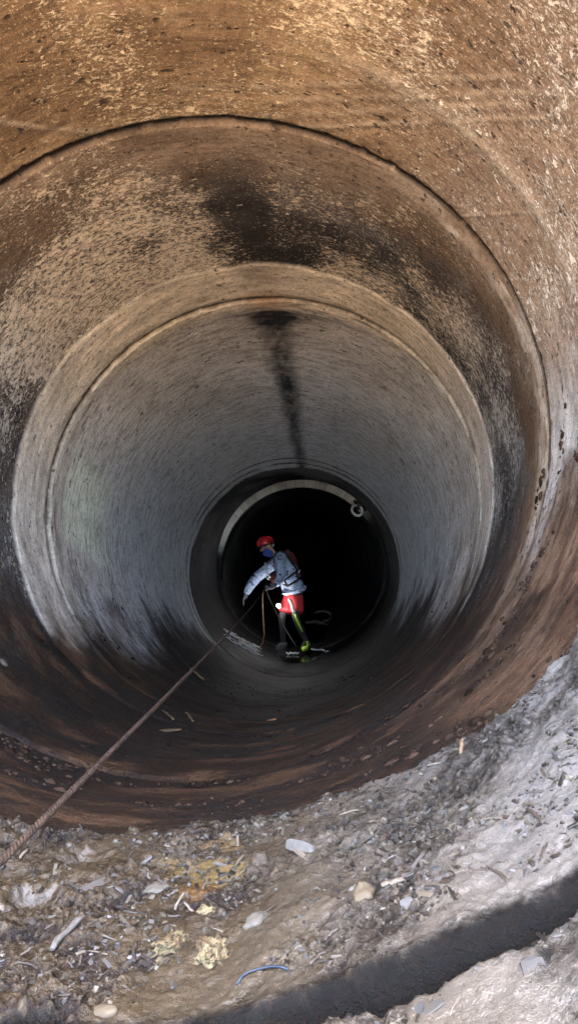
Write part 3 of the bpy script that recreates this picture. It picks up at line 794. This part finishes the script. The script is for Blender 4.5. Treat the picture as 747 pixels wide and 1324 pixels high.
for i, (x, y, w) in enumerate(((180, 1089, 9), (267, 1081, 9), (220, 1079, 7), (150, 1087, 7), (362, 1071, 9), (338, 1066, 6), (306, 1077, 6), (487, 967, 7), (478, 1035, 8), (90, 1092, 8), (30, 1075, 7), (410, 1052, 7), (445, 1047, 8), (543, 1000, 9))):
    if hit(x, y): rock('pebble', x, y, w, w * 0.75, 'white_stone', 'small white pebble on the lip of the debris bed', 'pebble', 'white pebbles along the debris lip', seed=20 + i, amp=0.2, sub=2)
g = random.Random(5)
for i in range(34):
    x, y = g.uniform(20, 735), g.uniform(1050, 1315)
    h_ = hit(x, y, BV_BED)
    if not h_ or -0.03 < s_at_y(h_[0].y + 0.07) - S_LIP < 0.1: continue
    if i % 2: stick('twig', x, y, g.uniform(14, 26), g.uniform(-20, 70), g.uniform(2, 3.4), 'pale_wood', 'short pale twig bit strewn over the grey debris', 'twig', 'pale twig bits', bv=BV_BED, seed=40 + i)
    else: stick('twig', x, y, g.uniform(14, 26), g.uniform(-20, 70), g.uniform(2, 3.4), 'dark_wood', 'short blackish twig bit strewn over the grey debris', 'twig', 'blackish twig bits', bv=BV_BED, seed=40 + i)
# blue wire
wp = [hit(x, y, BV_BED) for x, y in ((306, 1274), (313, 1264), (322, 1258), (335, 1254), (350, 1251), (362, 1251), (373, 1254))]
tag(link('wire', tube_mesh('wire', [p[0] + p[1] * 0.0015 for p in wp], 0.0014, 8), MAT['blue_plastic']), 'thin blue wire curving over the silt above the groove', 'wire')
# sticks and pebbles lying further down the pipe
stick('stick', 254, 873, 28, -38, 5, 'straw', 'straw coloured stick on the pipe floor right under the rope', bv=BV_PIPE, seed=1)
stick('stick', 216, 925, 44, -44, 4, 'straw', 'thin brown stick on the pipe floor, left one of a pair below the rope', bv=BV_PIPE, seed=2)
stick('stick', 244, 928, 40, -48, 4, 'straw', 'thin brown stick on the pipe floor, right one of a pair below the rope', bv=BV_PIPE, seed=3)
shard('bark_piece', 212, 945, 46, 9, -6, 'straw', 'flat tan bark piece on the pipe floor below the stick pair', 'bark', bv=BV_PIPE, seed=9)
stick('stick', 203, 1019, 28, 22, 6, 'straw', 'broken tan splinter on the dark floor near the debris edge', bv=BV_PIPE if hit(203, 1019, BV_PIPE) else bvh_of([sec_near]), seed=4)
shard('dead_leaf', 350, 931, 14, 8, 5, 'leaf', 'brown dead leaf on the dark floor right of the stick pair', 'leaf', bv=BV_PIPE, seed=8)
rock('pebble', 119, 824, 9, 8, 'white_stone', 'white pebble lodged in the lower left joint crack', 'pebble', bv=BV_PIPE, seed=31)
rock('pebble', 5, 857, 10, 12, 'white_stone', 'white pebble on the dark dirt at the left edge of the picture', 'pebble', bv=BV_PIPE, seed=32)
rock('pebble', 480, 877, 5, 4, 'white_stone', 'tiny pale pebble on the brown floor right of the feet', 'pebble', bv=BV_PIPE, seed=33)

# ------------------------------------------------------------------ far end: water, driftwood, lifting ring
t = NT('black_water'); g = t.n('NewGeometry').outputs['Position']
t.out((0.012, 0.012, 0.011), 0.06, t.bump(t.noise(g, 7, 3, 0.5), 0.25, 0.02), spec=0.5)
WZ = -1.985
ys = np.linspace(8.2, 20, 60); xs = np.linspace(-1.2, 1.6, 30)
X, Y = np.meshgrid(xs, ys)
c_, *_ = frame(np.interp(Y, RC[:, 1], RS))
half = np.sqrt(np.clip((R + 0.03)**2 - (WZ - c_[..., 2])**2, 0.0, None))
X = c_[..., 0] + (X - 0.2) / 1.4 * half
tag(link('water', np_mesh('water', np.stack([X, Y, np.full_like(X, WZ)], -1), grid_quads(30, 60)), t.m), kind='structure')

DP = 8.9
def zp(zx, zy, dy=0.0):
    d = DP + dy
    return Vector(((290 + zx / 4.669 - 373.5) / 800 * d, d, (662 - (680 + zy / 4.669)) / 800 * d))
def free_stick(name, a, b, r, mat, label, seed, cat='stick', group=None):
    a = Vector(a); b = Vector(b); g = random.Random(seed)
    c = (a + b) / 2
    pts = [a.lerp(b, i / 6) + Vector((0, g.uniform(-1, 1), g.uniform(-.5, .6))) * r * 1.3 - c for i in range(7)]
    o = link(name, tube_mesh(name, pts, [r * g.uniform(.6, 1.15) for _ in pts], 7, .2, seed), MAT[mat]); o.location = c
    return tag(o, label, cat, group)
MAT['bleached_wood'] = plain('bleached_wood', (0.40, 0.39, 0.36), 0.6, 0.2, 60, 0.5)
free_stick('stick', zp(525, 745, -.25), zp(655, 758, -.22), 0.016, 'bleached_wood', 'bleached white stick in the water right of the lime green boot', 1)
free_stick('stick', zp(375, 772, -.3), zp(450, 766, -.3), 0.014, 'bleached_wood', 'bleached white stick in the water left of the lime green boot', 2)
free_stick('stick', zp(640, 728, .1), zp(705, 712, .12), 0.010, 'grey_wood', 'thin grey stick at the right waterline behind the boot', 3)
free_stick('stick', zp(490, 575, 1.2), zp(620, 590, 1.3), 0.03, 'dark_wood', 'dark waterlogged branch in the dark behind the legs', 4)
arc = [zp(590 + 52 * math.cos(a), 545 + 30 * math.sin(a), 1.4) for a in np.linspace(-2.6, 1.6, 12)]
cx = sum(arc, Vector()) / 12
o = link('hose_loop', tube_mesh('hose_loop', [p - cx for p in arc], 0.022, 8), MAT['dark_wood']); o.location = cx
tag(o, 'dull grey loop of hose in the dark right of the red shorts', 'hose')
# pale reed slivers standing in for lamp-lit water glints on the left
g = random.Random(9); bm = bmesh.new()
for i in range(60):
    px = g.uniform(290, 336); py = 818 + (px - 290) * 0.55 + g.uniform(-5, 7)
    h_ = hit(px, py, BV_PIPE)
    if not h_: continue
    p, n, d = h_
    L = g.uniform(.06, .2); a = Vector((1, g.uniform(-.5, .1), -0.45 + g.uniform(-.25, .25))).normalized()
    q = p + n * 0.012
    b = a.cross(n).normalized() * g.uniform(.003, .007)
    for s1, s2 in ((b, n * 0.004),):
        vs = [bm.verts.new(q + a * L / 2 * k + s1 * m + s2 * w) for k in (-1, 1) for m in (-1, 1) for w in (-1, 1)]
        for f in ((0, 1, 3, 2), (4, 6, 7, 5), (0, 4, 5, 1), (2, 3, 7, 6), (0, 2, 6, 4), (1, 5, 7, 3)): bm.faces.new([vs[k] for k in f])
bmesh.ops.recalc_face_normals(bm, faces=bm.faces)
me = bpy.data.meshes.new('reed_glints'); bm.to_mesh(me); bm.free()
tag(link('reed_glints', me, MAT['bleached_wood']), 'pale reed slivers set as water glints at the left waterline', 'reeds', kind='stuff')

# lifting ring on the pale joint ring
ring_c = Vector(((461.5 - 373.5) / 800 * 9.05, 9.05, (662 - 660) / 800 * 9.05))
ro = empty('lifting_ring', ring_c); tag(ro, 'white metal lifting ring hanging from the upper right of the pale joint ring', 'ring')
pts = [Vector((0.085 * math.cos(a) * 1.0, 0, 0.07 * math.sin(a))) for a in np.linspace(0, 2 * math.pi, 29)]
MAT['white_metal'] = plain('white_metal', (0.75, 0.75, 0.74), 0.4, 0.1, 40, 0.2)
o = link('loop', tube_mesh('loop', pts, 0.02, 10, caps=False), MAT['white_metal'], ro); o.rotation_euler = (0, math.radians(38), 0)
pm = rock_mesh('mount', 0.10, 0.05, 0.06, 0.4, 4, 3)
o = link('mount', pm, MAT['dark_wood'], ro); o.location = (0.035, 0.02, 0.075); o.rotation_euler = (0, math.radians(38), 0)

# ------------------------------------------------------------------ person
def skin(name, nodes, edges, mat, parent, root=0, sub=2):
    names = list(nodes)
    me = bpy.data.meshes.new(name + '_cage')
    me.from_pydata([nodes[k][0] for k in names], [(names.index(a), names.index(b)) for a, b in edges], [])
    o = bpy.data.objects.new(name, me); COL.objects.link(o)
    m = o.modifiers.new('skin', 'SKIN'); m.use_smooth_shade = True
    for i, k in enumerate(names):
        r = nodes[k][1]
        me.skin_vertices[0].data[i].radius = (r, r) if not hasattr(r, '__len__') else r
        me.skin_vertices[0].data[i].use_root = (i == root)
    s = o.modifiers.new('sub', 'SUBSURF'); s.levels = sub; s.render_levels = sub
    dg = bpy.context.evaluated_depsgraph_get()
    m2 = bpy.data.meshes.new_from_object(o.evaluated_get(dg)); m2.name = name
    bpy.data.objects.remove(o); bpy.data.meshes.remove(me)
    for p in m2.polygons: p.use_smooth = True
    ob = link(name, m2, mat, parent)
    if parent: ob.matrix_parent_inverse = Matrix.Translation(-parent.location)
    return ob
def attach(o, parent):
    o.parent = parent; o.matrix_parent_inverse = Matrix.Translation(-parent.location); return o

FLOOR = -2.0
def fz(v, z): return Vector((v.x, v.y, z))
person = empty('person', (zp(430, 740).x, DP, FLOOR))
tag(person, 'stooping person in red helmet, pale blue speckled shirt and red shorts, holding a rope', 'person')
MAT['black_cloth'] = plain('black_cloth', (0.02, 0.02, 0.022), 0.8, 0.3, 30, 0.4)
MAT['skin'] = plain('skin', (0.42, 0.24, 0.17), 0.55, 0.1, 30, 0.1)
MAT['glove'] = plain('glove', (0.10, 0.10, 0.12), 0.7, 0.3, 60, 0.3)
MAT['red_cloth'] = plain('red_cloth', (0.52, 0.03, 0.035), 0.75, 0.25, 25, 0.6, 0.01)
MAT['red_shell'] = plain('red_shell', (0.60, 0.025, 0.03), 0.3, 0.1, 20, 0.05)
MAT['blue_cloth'] = plain('blue_cloth', (0.03, 0.06, 0.32), 0.8, 0.3, 40, 0.5, 0.006)
MAT['lime'] = plain('lime', (0.48, 0.72, 0.07), 0.6, 0.2, 40, 0.2)
MAT['lime_white'] = plain('lime_white', (0.78, 0.78, 0.6), 0.6, 0.15, 40, 0.2)
MAT['webbing'] = plain('webbing', (0.012, 0.012, 0.014), 0.7, 0.2, 80, 0.3)
MAT['maroon'] = plain('maroon', (0.12, 0.02, 0.02), 0.7, 0.3, 40, 0.4)
MAT['buckle'] = plain('buckle', (0.7, 0.72, 0.74), 0.35, 0.1, 40, 0.1)
t = NT('speckled_shirt'); g = t.n('NewGeometry').outputs['Position']
v1 = t.noise(t.vmul(g, (17, 17, 13)), 1, 4, 0.65, 0.8); v2 = t.noise(g, 9, 4, 0.6)
c = t.mix(t.ss(0.4, 0.65, v2), (0.42, 0.53, 0.76), (0.58, 0.68, 0.86))
c = t.mix(t.ss(0.57, 0.62, v1), c, (0.03, 0.035, 0.07))
c = t.mix(t.math('MULTIPLY', t.ss(0.5, 0.68, t.noise(g, 6, 4, 0.65, 0.5)), 0.3), c, (0.10, 0.085, 0.075))
MAT['shirt'] = t.out(c, 0.85, t.bump(t.noise(t.vmul(g, (14, 14, 26)), 1, 3, 0.55, 1.2), 1.0, 0.05))

B = {
 'pelvis': (zp(428, 405, 0), .115), 'belly': (zp(402, 335, 0), .11), 'chest': (zp(362, 240, 0), .115), 'neckb': (zp(308, 182, -.01), .06),
 'neck': (zp(284, 160, -.02), .05), 'head': (zp(258, 132, -.02), (.072, .085)), 'skull': (zp(252, 100, -.02), (.07, .085)), 'jaw': (zp(240, 162, -.03), (.04, .045)),
 'sh1': (zp(345, 208, -.16), .055), 'el1': (zp(342, 318, -.27), .042), 'wr1': (zp(296, 368, -.40), .028), 'pa1': (zp(277, 376, -.43), (.035, .02)),
 'sh2': (zp(318, 210, .15), .055), 'el2': (zp(188, 302, .12), .042), 'wr2': (zp(136, 402, .02), .028), 'pa2': (zp(124, 430, -.01), (.02, .035)),
 'hp1': (zp(438, 432, -.09), .085), 'kn1': (zp(430, 545, -.27), .058), 'ca1': (zp(455, 610, -.2), .055), 'an1': (zp(494, 698, -.12), .04), 'to1': (zp(470, 738, -.26), .035),
 'hp2': (zp(408, 428, .09), .085), 'kn2': (zp(348, 545, -.06), .058), 'ca2': (zp(352, 615, .02), .055), 'an2': (zp(356, 705, .12), .04), 'to2': (zp(310, 742, .05), .035),
}
BE = [('pelvis', 'belly'), ('belly', 'chest'), ('chest', 'neckb'), ('neckb', 'neck'), ('neck', 'head'), ('head', 'skull'), ('head', 'jaw'),
      ('chest', 'sh1'), ('sh1', 'el1'), ('el1', 'wr1'), ('wr1', 'pa1'), ('chest', 'sh2'), ('sh2', 'el2'), ('el2', 'wr2'), ('wr2', 'pa2'),
      ('pelvis', 'hp1'), ('hp1', 'kn1'), ('kn1', 'ca1'), ('ca1', 'an1'), ('an1', 'to1'), ('pelvis', 'hp2'), ('hp2', 'kn2'), ('kn2', 'ca2'), ('ca2', 'an2'), ('an2', 'to2')]
# fingers: near hand closed round the rope, far hand hanging open
for k in range(4):
    o_ = (k - 1.5) * .019
    B[f'f1a{k}'] = (B['pa1'][0] + Vector((-.045, -.01 - abs(o_) * .2, .012 + o_)), .009)
    B[f'f1b{k}'] = (B['pa1'][0] + Vector((-.072, -.035, .006 + o_)), .0085)
    B[f'f1c{k}'] = (B['pa1'][0] + Vector((-.05, -.058, .0 + o_)), .008)
    BE += [('pa1', f'f1a{k}'), (f'f1a{k}', f'f1b{k}'), (f'f1b{k}', f'f1c{k}')]
    ln = (1.0, 1.12, 1.05, .85)[k]
    B[f'f2a{k}'] = (B['pa2'][0] + Vector((-.022, o_, -.045 * ln)), .009)
    B[f'f2b{k}'] = (B['pa2'][0] + Vector((-.024, o_ * 1.1, -.078 * ln)), .0085)
    B[f'f2c{k}'] = (B['pa2'][0] + Vector((-.012, o_ * 1.1, -.105 * ln)), .0075)
    BE += [('pa2', f'f2a{k}'), (f'f2a{k}', f'f2b{k}'), (f'f2b{k}', f'f2c{k}')]
for h_, w, d1, d2 in (('1', 'wr1', (-.03, -.02, .04), (-.055, -.045, .045)), ('2', 'wr2', (.0, -.035, -.055), (-.01, -.055, -.085))):
    base = B['wr' + h_][0]
    B['t%sa' % h_] = (base + Vector(d1), .011); B['t%sb' % h_] = (base + Vector(d2), .009)
    BE += [('wr' + h_, 't%sa' % h_), ('t%sa' % h_, 't%sb' % h_)]
body = skin('body', B, BE, MAT['black_cloth'], person)
body.data.materials.append(MAT['skin']); body.data.materials.append(MAT['glove'])
for p in body.data.polygons:
    c = p.center
    if c.z > zp(0, 178).z: p.material_index = 1
    elif (c - B['pa1'][0]).length < .1 or (c - B['pa2'][0]).length < .13: p.material_index = 2
# face: nose and eyes on the part of the face above the neck cloth
def blob(name, loc, s, mat, parent, rot=(0, 0, 0), sub=3, seed=0, amp=0.0):
    o = link(name, rock_mesh(name, *s, amp, seed, sub), mat); o.location = loc; o.rotation_euler = rot
    return attach(o, parent)
blob('nose', zp(222, 147, -.05), (.018, .014, .02), MAT['skin'], person, sub=2)
MAT['eye'] = plain('eye', (0.05, 0.04, 0.04), 0.3, 0.1)
for dy in (-.06, .0): blob('eye', zp(226, 134, dy - .03), (.008, .012, .008), MAT['eye'], person, sub=2)
# shirt
J = {'hip': (zp(420, 385, 0), (.20, .18)), 'hem': (zp(424, 412, 0), (.205, .19)), 'belly': (zp(402, 325, 0), (.195, .175)), 'chest': (zp(362, 232, 0), (.20, .175)), 'yoke': (zp(328, 190, 0), (.12, .11)), 'col': (zp(298, 172, -.01), .062),
     'sh1': (zp(345, 208, -.15), .078), 'el1': (zp(342, 318, -.27), .07), 'cu1': (zp(305, 360, -.375), .045),
     'sh2': (zp(312, 215, .14), .078), 'm2': (zp(250, 268, .12), .085), 'el2': (zp(186, 318, .08), .086), 'fo2': (zp(152, 370, .04), .068), 'cu2': (zp(128, 416, .01), .048)}
shirt = skin('shirt', J, [('hip', 'hem'), ('hip', 'belly'), ('belly', 'chest'), ('chest', 'yoke'), ('yoke', 'col'), ('chest', 'sh1'), ('sh1', 'el1'), ('el1', 'cu1'), ('chest', 'sh2'), ('sh2', 'm2'), ('m2', 'el2'), ('el2', 'fo2'), ('fo2', 'cu2')], MAT['shirt'], person, 2)
S_ = {'top': (zp(428, 372, 0), (.15, .135)), 'pel': (zp(430, 415, 0), (.16, .145)), 'h1': (zp(444, 440, -.09), .12), 'k1': (zp(438, 510, -.20), .11), 'k1e': (zp(438, 528, -.22), .115),
      'h2': (zp(404, 440, .06), .12), 'k2': (zp(370, 512, -.04), .115), 'k2e': (zp(366, 530, -.06), .12)}
skin('shorts', S_, [('top', 'pel'), ('pel', 'h1'), ('h1', 'k1'), ('k1', 'k1e'), ('pel', 'h2'), ('h2', 'k2'), ('k2', 'k2e')], MAT['red_cloth'], person, 1)
skin('neck_gaiter', {'a': (zp(300, 172, -.01), .068), 'b': (zp(272, 160, -.02), .07), 'c': (zp(248, 152, -.03), (.074, .08)), 'd': (zp(236, 146, -.03), (.055, .06))}, [('a', 'b'), ('b', 'c'), ('c', 'd')], MAT['blue_cloth'], person)
# boots
b1 = skin('boot', {'sh': (zp(491, 685, -.12), .05), 'an': (zp(496, 705, -.12), .052), 'he': (zp(508, 733, -.10), .045), 'mi': (zp(490, 737, -.2), .042), 'to': (zp(474, 745, -.30), .036)}, [('sh', 'an'), ('an', 'he'), ('an', 'mi'), ('mi', 'to')], MAT['lime'], person)
b1['label'] = 'lime green near boot'
b2 = skin('boot', {'sh': (zp(356, 690, .12), .05), 'an': (zp(356, 712, .12), .052), 'he': (zp(372, 742, .13), .045), 'mi': (zp(340, 744, .09), .042), 'to': (zp(305, 748, .04), .036)}, [('sh', 'an'), ('an', 'he'), ('an', 'mi'), ('mi', 'to')], MAT['black_cloth'], person)
b2['label'] = 'black far boot'
# lit stripe down the near leg
def strip(name, pts, r, mat, flat=0.35, parent=person, sides=8):
    return attach(link(name, tube_mesh(name, pts, r, sides, 0, 0, flat), mat), parent)
strip('leg_stripe', [zp(392, 440, -.26), zp(408, 470, -.31), zp(418, 510, -.345), zp(424, 530, -.352)], [.022, .026, .024, .016], MAT['lime_white'], 1)
strip('leg_stripe', [zp(428, 535, -.345), zp(436, 560, -.335), zp(452, 600, -.275), zp(470, 638, -.235)], [.014, .016, .014, .008], MAT['lime'], 1)
# helmet
hel = empty('helmet'); hel.parent = person; hc = zp(247, 104, -.02); hel.location = hc - person.location
bm = bmesh.new(); bmesh.ops.create_uvsphere(bm, u_segments=32, v_segments=20, radius=1)
bmesh.ops.delete(bm, geom=[v for v in bm.verts if v.co.z < -0.28], context='VERTS')
for v in bm.verts: v.co = Vector((v.co.x * .125, v.co.y * .1, v.co.z * .1 + (0.006 if abs(v.co.y) < .3 and v.co.z > .3 else 0)))
for f in bm.faces: f.smooth = True
me = bpy.data.meshes.new('shell'); bm.to_mesh(me); bm.free()
sh = link('shell', me, MAT['red_shell'], hel); sh.rotation_euler = (0, math.radians(-16), 0); so = sh.modifiers.new('t', 'SOLIDIFY'); so.thickness = .006
rim = [Vector((.124 * math.cos(a) , .1 * math.sin(a), -.026)) for a in np.linspace(0, 2 * math.pi, 33)]
o = link('rim_strap', tube_mesh('rim_strap', rim, .010, 8, caps=False), MAT['webbing'], hel); o.rotation_euler = sh.rotation_euler
def rbox(name, s, mat, parent, loc, rot=(0, 0, 0), bev=.25):
    bm = bmesh.new(); bmesh.ops.create_cube(bm, size=1)
    bmesh.ops.bevel(bm, geom=bm.edges[:], offset=bev, segments=3, affect='EDGES')
    for v in bm.verts: v.co = Vector((v.co.x * s[0], v.co.y * s[1], v.co.z * s[2]))
    for f in bm.faces: f.smooth = True
    me = bpy.data.meshes.new(name); bm.to_mesh(me); bm.free()
    o = link(name, me, mat, parent); o.location = loc; o.rotation_euler = rot
    return o
rbox('headlamp', (.035, .07, .045), MAT['webbing'], hel, (-.125, 0, -.01), (0, math.radians(-16), 0))
rbox('battery_pack', (.03, .06, .04), MAT['buckle'], hel, (.118, 0, -.03))
rbox('clip', (.03, .012, .022), MAT['buckle'], hel, (.045, -.098, -.035))
# harness and pack
har = empty('harness'); har.parent = person; har.location = (0, 0, 0)
def hs(name, pts, r, mat='webbing', flat=1.0):
    o = link(name, tube_mesh(name, [p - person.location for p in pts], r, 8, 0, 0, flat), MAT[mat], har); return o
hs('strap', [zp(335, 148, -.09), zp(305, 172, -.125), zp(282, 205, -.15), zp(258, 222, -.13), zp(240, 232, -.08)], .014)
hs('strap', [zp(335, 148, -.09), zp(378, 168, -.12), zp(414, 225, -.17), zp(446, 285, -.16), zp(462, 310, -.12)], .015)
hs('belt', [zp(345, 300, -.21), zp(365, 328, -.225), zp(405, 297, -.225), zp(446, 268, -.17), zp(462, 260, -.06)], .015)
hs('belt', [zp(352, 350, -.21), zp(380, 364, -.225), zp(425, 337, -.22), zp(468, 306, -.14), zp(482, 300, -.03)], .015)
hs('strap', [zp(362, 325, -.23), zp(378, 362, -.23)], .014)
hs('strap', [zp(432, 276, -.195), zp(448, 322, -.195)], .014)
hs('chest_loop', [zp(245, 222, -.16), zp(252, 250, -.2), zp(262, 285, -.26), zp(275, 312, -.3)], .014, 'buckle')
b_ = rbox('buckle', (.05, .03, .03), MAT['buckle'], har, zp(262, 318, -.34) - person.location, (0, .6, 0))
b_ = rbox('buckle', (.03, .02, .05), MAT['buckle'], har, zp(450, 275, -.17) - person.location, (0, .5, 0))
b_ = rbox('buckle', (.03, .02, .05), MAT['buckle'], har, zp(362, 345, -.22) - person.location, (0, .5, 0))
attach(rbox('gear_pouch', (.15, .12, .19), MAT['maroon'], None, zp(310, 318, -.2), (0, math.radians(12), 0)), person)
pk = rbox('back_pack', (.11, .24, .30), MAT['maroon'], None, zp(408, 200, .05), (0, math.radians(-28), 0)); attach(pk, person)
# printed crest on the shoulder
ar = [zp(336 + 13 * math.cos(a), 190 + 13 * math.sin(a), -.222 + .004 * math.cos(a)) for a in np.linspace(.6, 5.6, 14)]
strip('crest', ar, .007, MAT['webbing'], 1)
# thigh lamp, lit
t = NT('lamp_glow'); t.bsdf.inputs['Emission Color'].default_value = (0.95, 0.97, 1, 1); t.bsdf.inputs['Emission Strength'].default_value = 10.0
lp = zp(328, 482, -.22)
lamp = empty('thigh_lamp'); lamp.parent = person; lamp.location = lp - person.location
rbox('housing', (.04, .05, .05), MAT['webbing'], lamp, (.01, .03, 0))
o = link('lens', rock_mesh('lens', .027, .016, .027, 0, 0, 3), t.m, lamp)
L = bpy.data.lights.new('lamp_light', 'POINT'); L.energy = 0.25; L.shadow_soft_size = .03; L.color = (1, .98, .95)
lo = bpy.data.objects.new('lamp_light', L); COL.objects.link(lo); lo.parent = lamp; lo.location = (-.02, -.09, 0.01)

# ------------------------------------------------------------------ ropes
t = NT('rope'); g = t.n('NewGeometry').outputs['Position']
wv = t.n('TexWave', wave_type='BANDS', bands_direction='DIAGONAL'); t.put(g, wv.inputs['Vector']); wv.inputs['Scale'].default_value = 55; wv.inputs['Distortion'].default_value = 1.5
n1 = t.noise(g, 30, 4, 0.6)
MAT['rope'] = t.out(t.mix(t.ss(.35, .65, n1), (0.026, 0.014, 0.008), (0.058, 0.033, 0.021)), 0.8, t.bump(wv.outputs[1], .3, .002))
t2 = NT('orange_cord'); MAT['cord'] = t2.out((0.34, 0.17, 0.09), 0.75)
MAT['grey_cord'] = plain('grey_cord', (0.16, 0.13, 0.11), 0.8)
hand = zp(247, 374, -.47)
near = hit(4, 1112, BV_BED)[0] * 0.86
d_ = (near - hand)
pts = [hand + d_ * (i / 60) + Vector((0, 0, -0.05 * math.sin(math.pi * (i / 60) ** 0.8))) for i in range(61)]
end = near + d_.normalized() * 1.3
pts += [near.lerp(end, k / 6) + Vector((-0.02 * k, 0, 0.03 * k)) for k in range(1, 7)]
def laid_rope(path, r, pitch):
    path = np.array([q[:] for q in path]); sl = np.concatenate([[0], np.cumsum(np.linalg.norm(np.diff(path, axis=0), axis=1))])
    n = int(sl[-1] / pitch * 8); u = np.linspace(0, sl[-1], n)
    C = np.stack([np.interp(u, sl, path[:, i]) for i in range(3)], -1)
    T = np.gradient(C, axis=0); T /= np.linalg.norm(T, axis=1)[:, None]
    A = np.cross(T, (0, 0, 1.0)); A /= np.linalg.norm(A, axis=1)[:, None]; Bn = np.cross(A, T)
    V, Q, k = [], [], 0
    for j in range(3):
        ph = u / pitch * 2 * math.pi + j * 2 * math.pi / 3
        c = C + r * 0.5 * (np.cos(ph)[:, None] * A + np.sin(ph)[:, None] * Bn)
        for m in range(6):
            a = m * math.pi / 3
            V.append(c + r * 0.56 * (math.cos(a) * A + math.sin(a) * Bn))
        idx = k + np.arange(6)[None] * n + np.arange(n)[:, None]
        q = np.stack([idx[:-1], np.roll(idx, -1, 1)[:-1], np.roll(idx, -1, 1)[1:], idx[1:]], -1).reshape(-1, 4)
        Q.append(q); k += 6 * n
    return np_mesh('rope', np.concatenate(V), np.concatenate(Q))
tag(link('rope', laid_rope(pts, 0.0062, 0.032), MAT['rope']), 'taut red brown rope running from the person to the bottom left corner', 'rope')
c1 = [zp(x, y, d) for x, y, d in ((238, 380, -.48), (231, 420, -.48), (230, 500, -.48), (234, 580, -.48), (241, 650, -.47), (232, 705, -.45), (208, 745, -.4), (190, 768, -.38))]
tag(link('cord', tube_mesh('cord', c1, .0085, 8), MAT['cord']), 'thin orange cord hanging from the hand to the left waterline', 'cord')
c2 = [zp(x, y, d) for x, y, d in ((250, 378, -.48), (275, 445, -.47), (310, 515, -.44), (355, 600, -.40), (400, 675, -.36), (432, 725, -.33))]
tag(link('cord', tube_mesh('cord', c2, .0085, 8), MAT['grey_cord']), 'thin dull cord slanting from the hand down to the boots', 'cord')
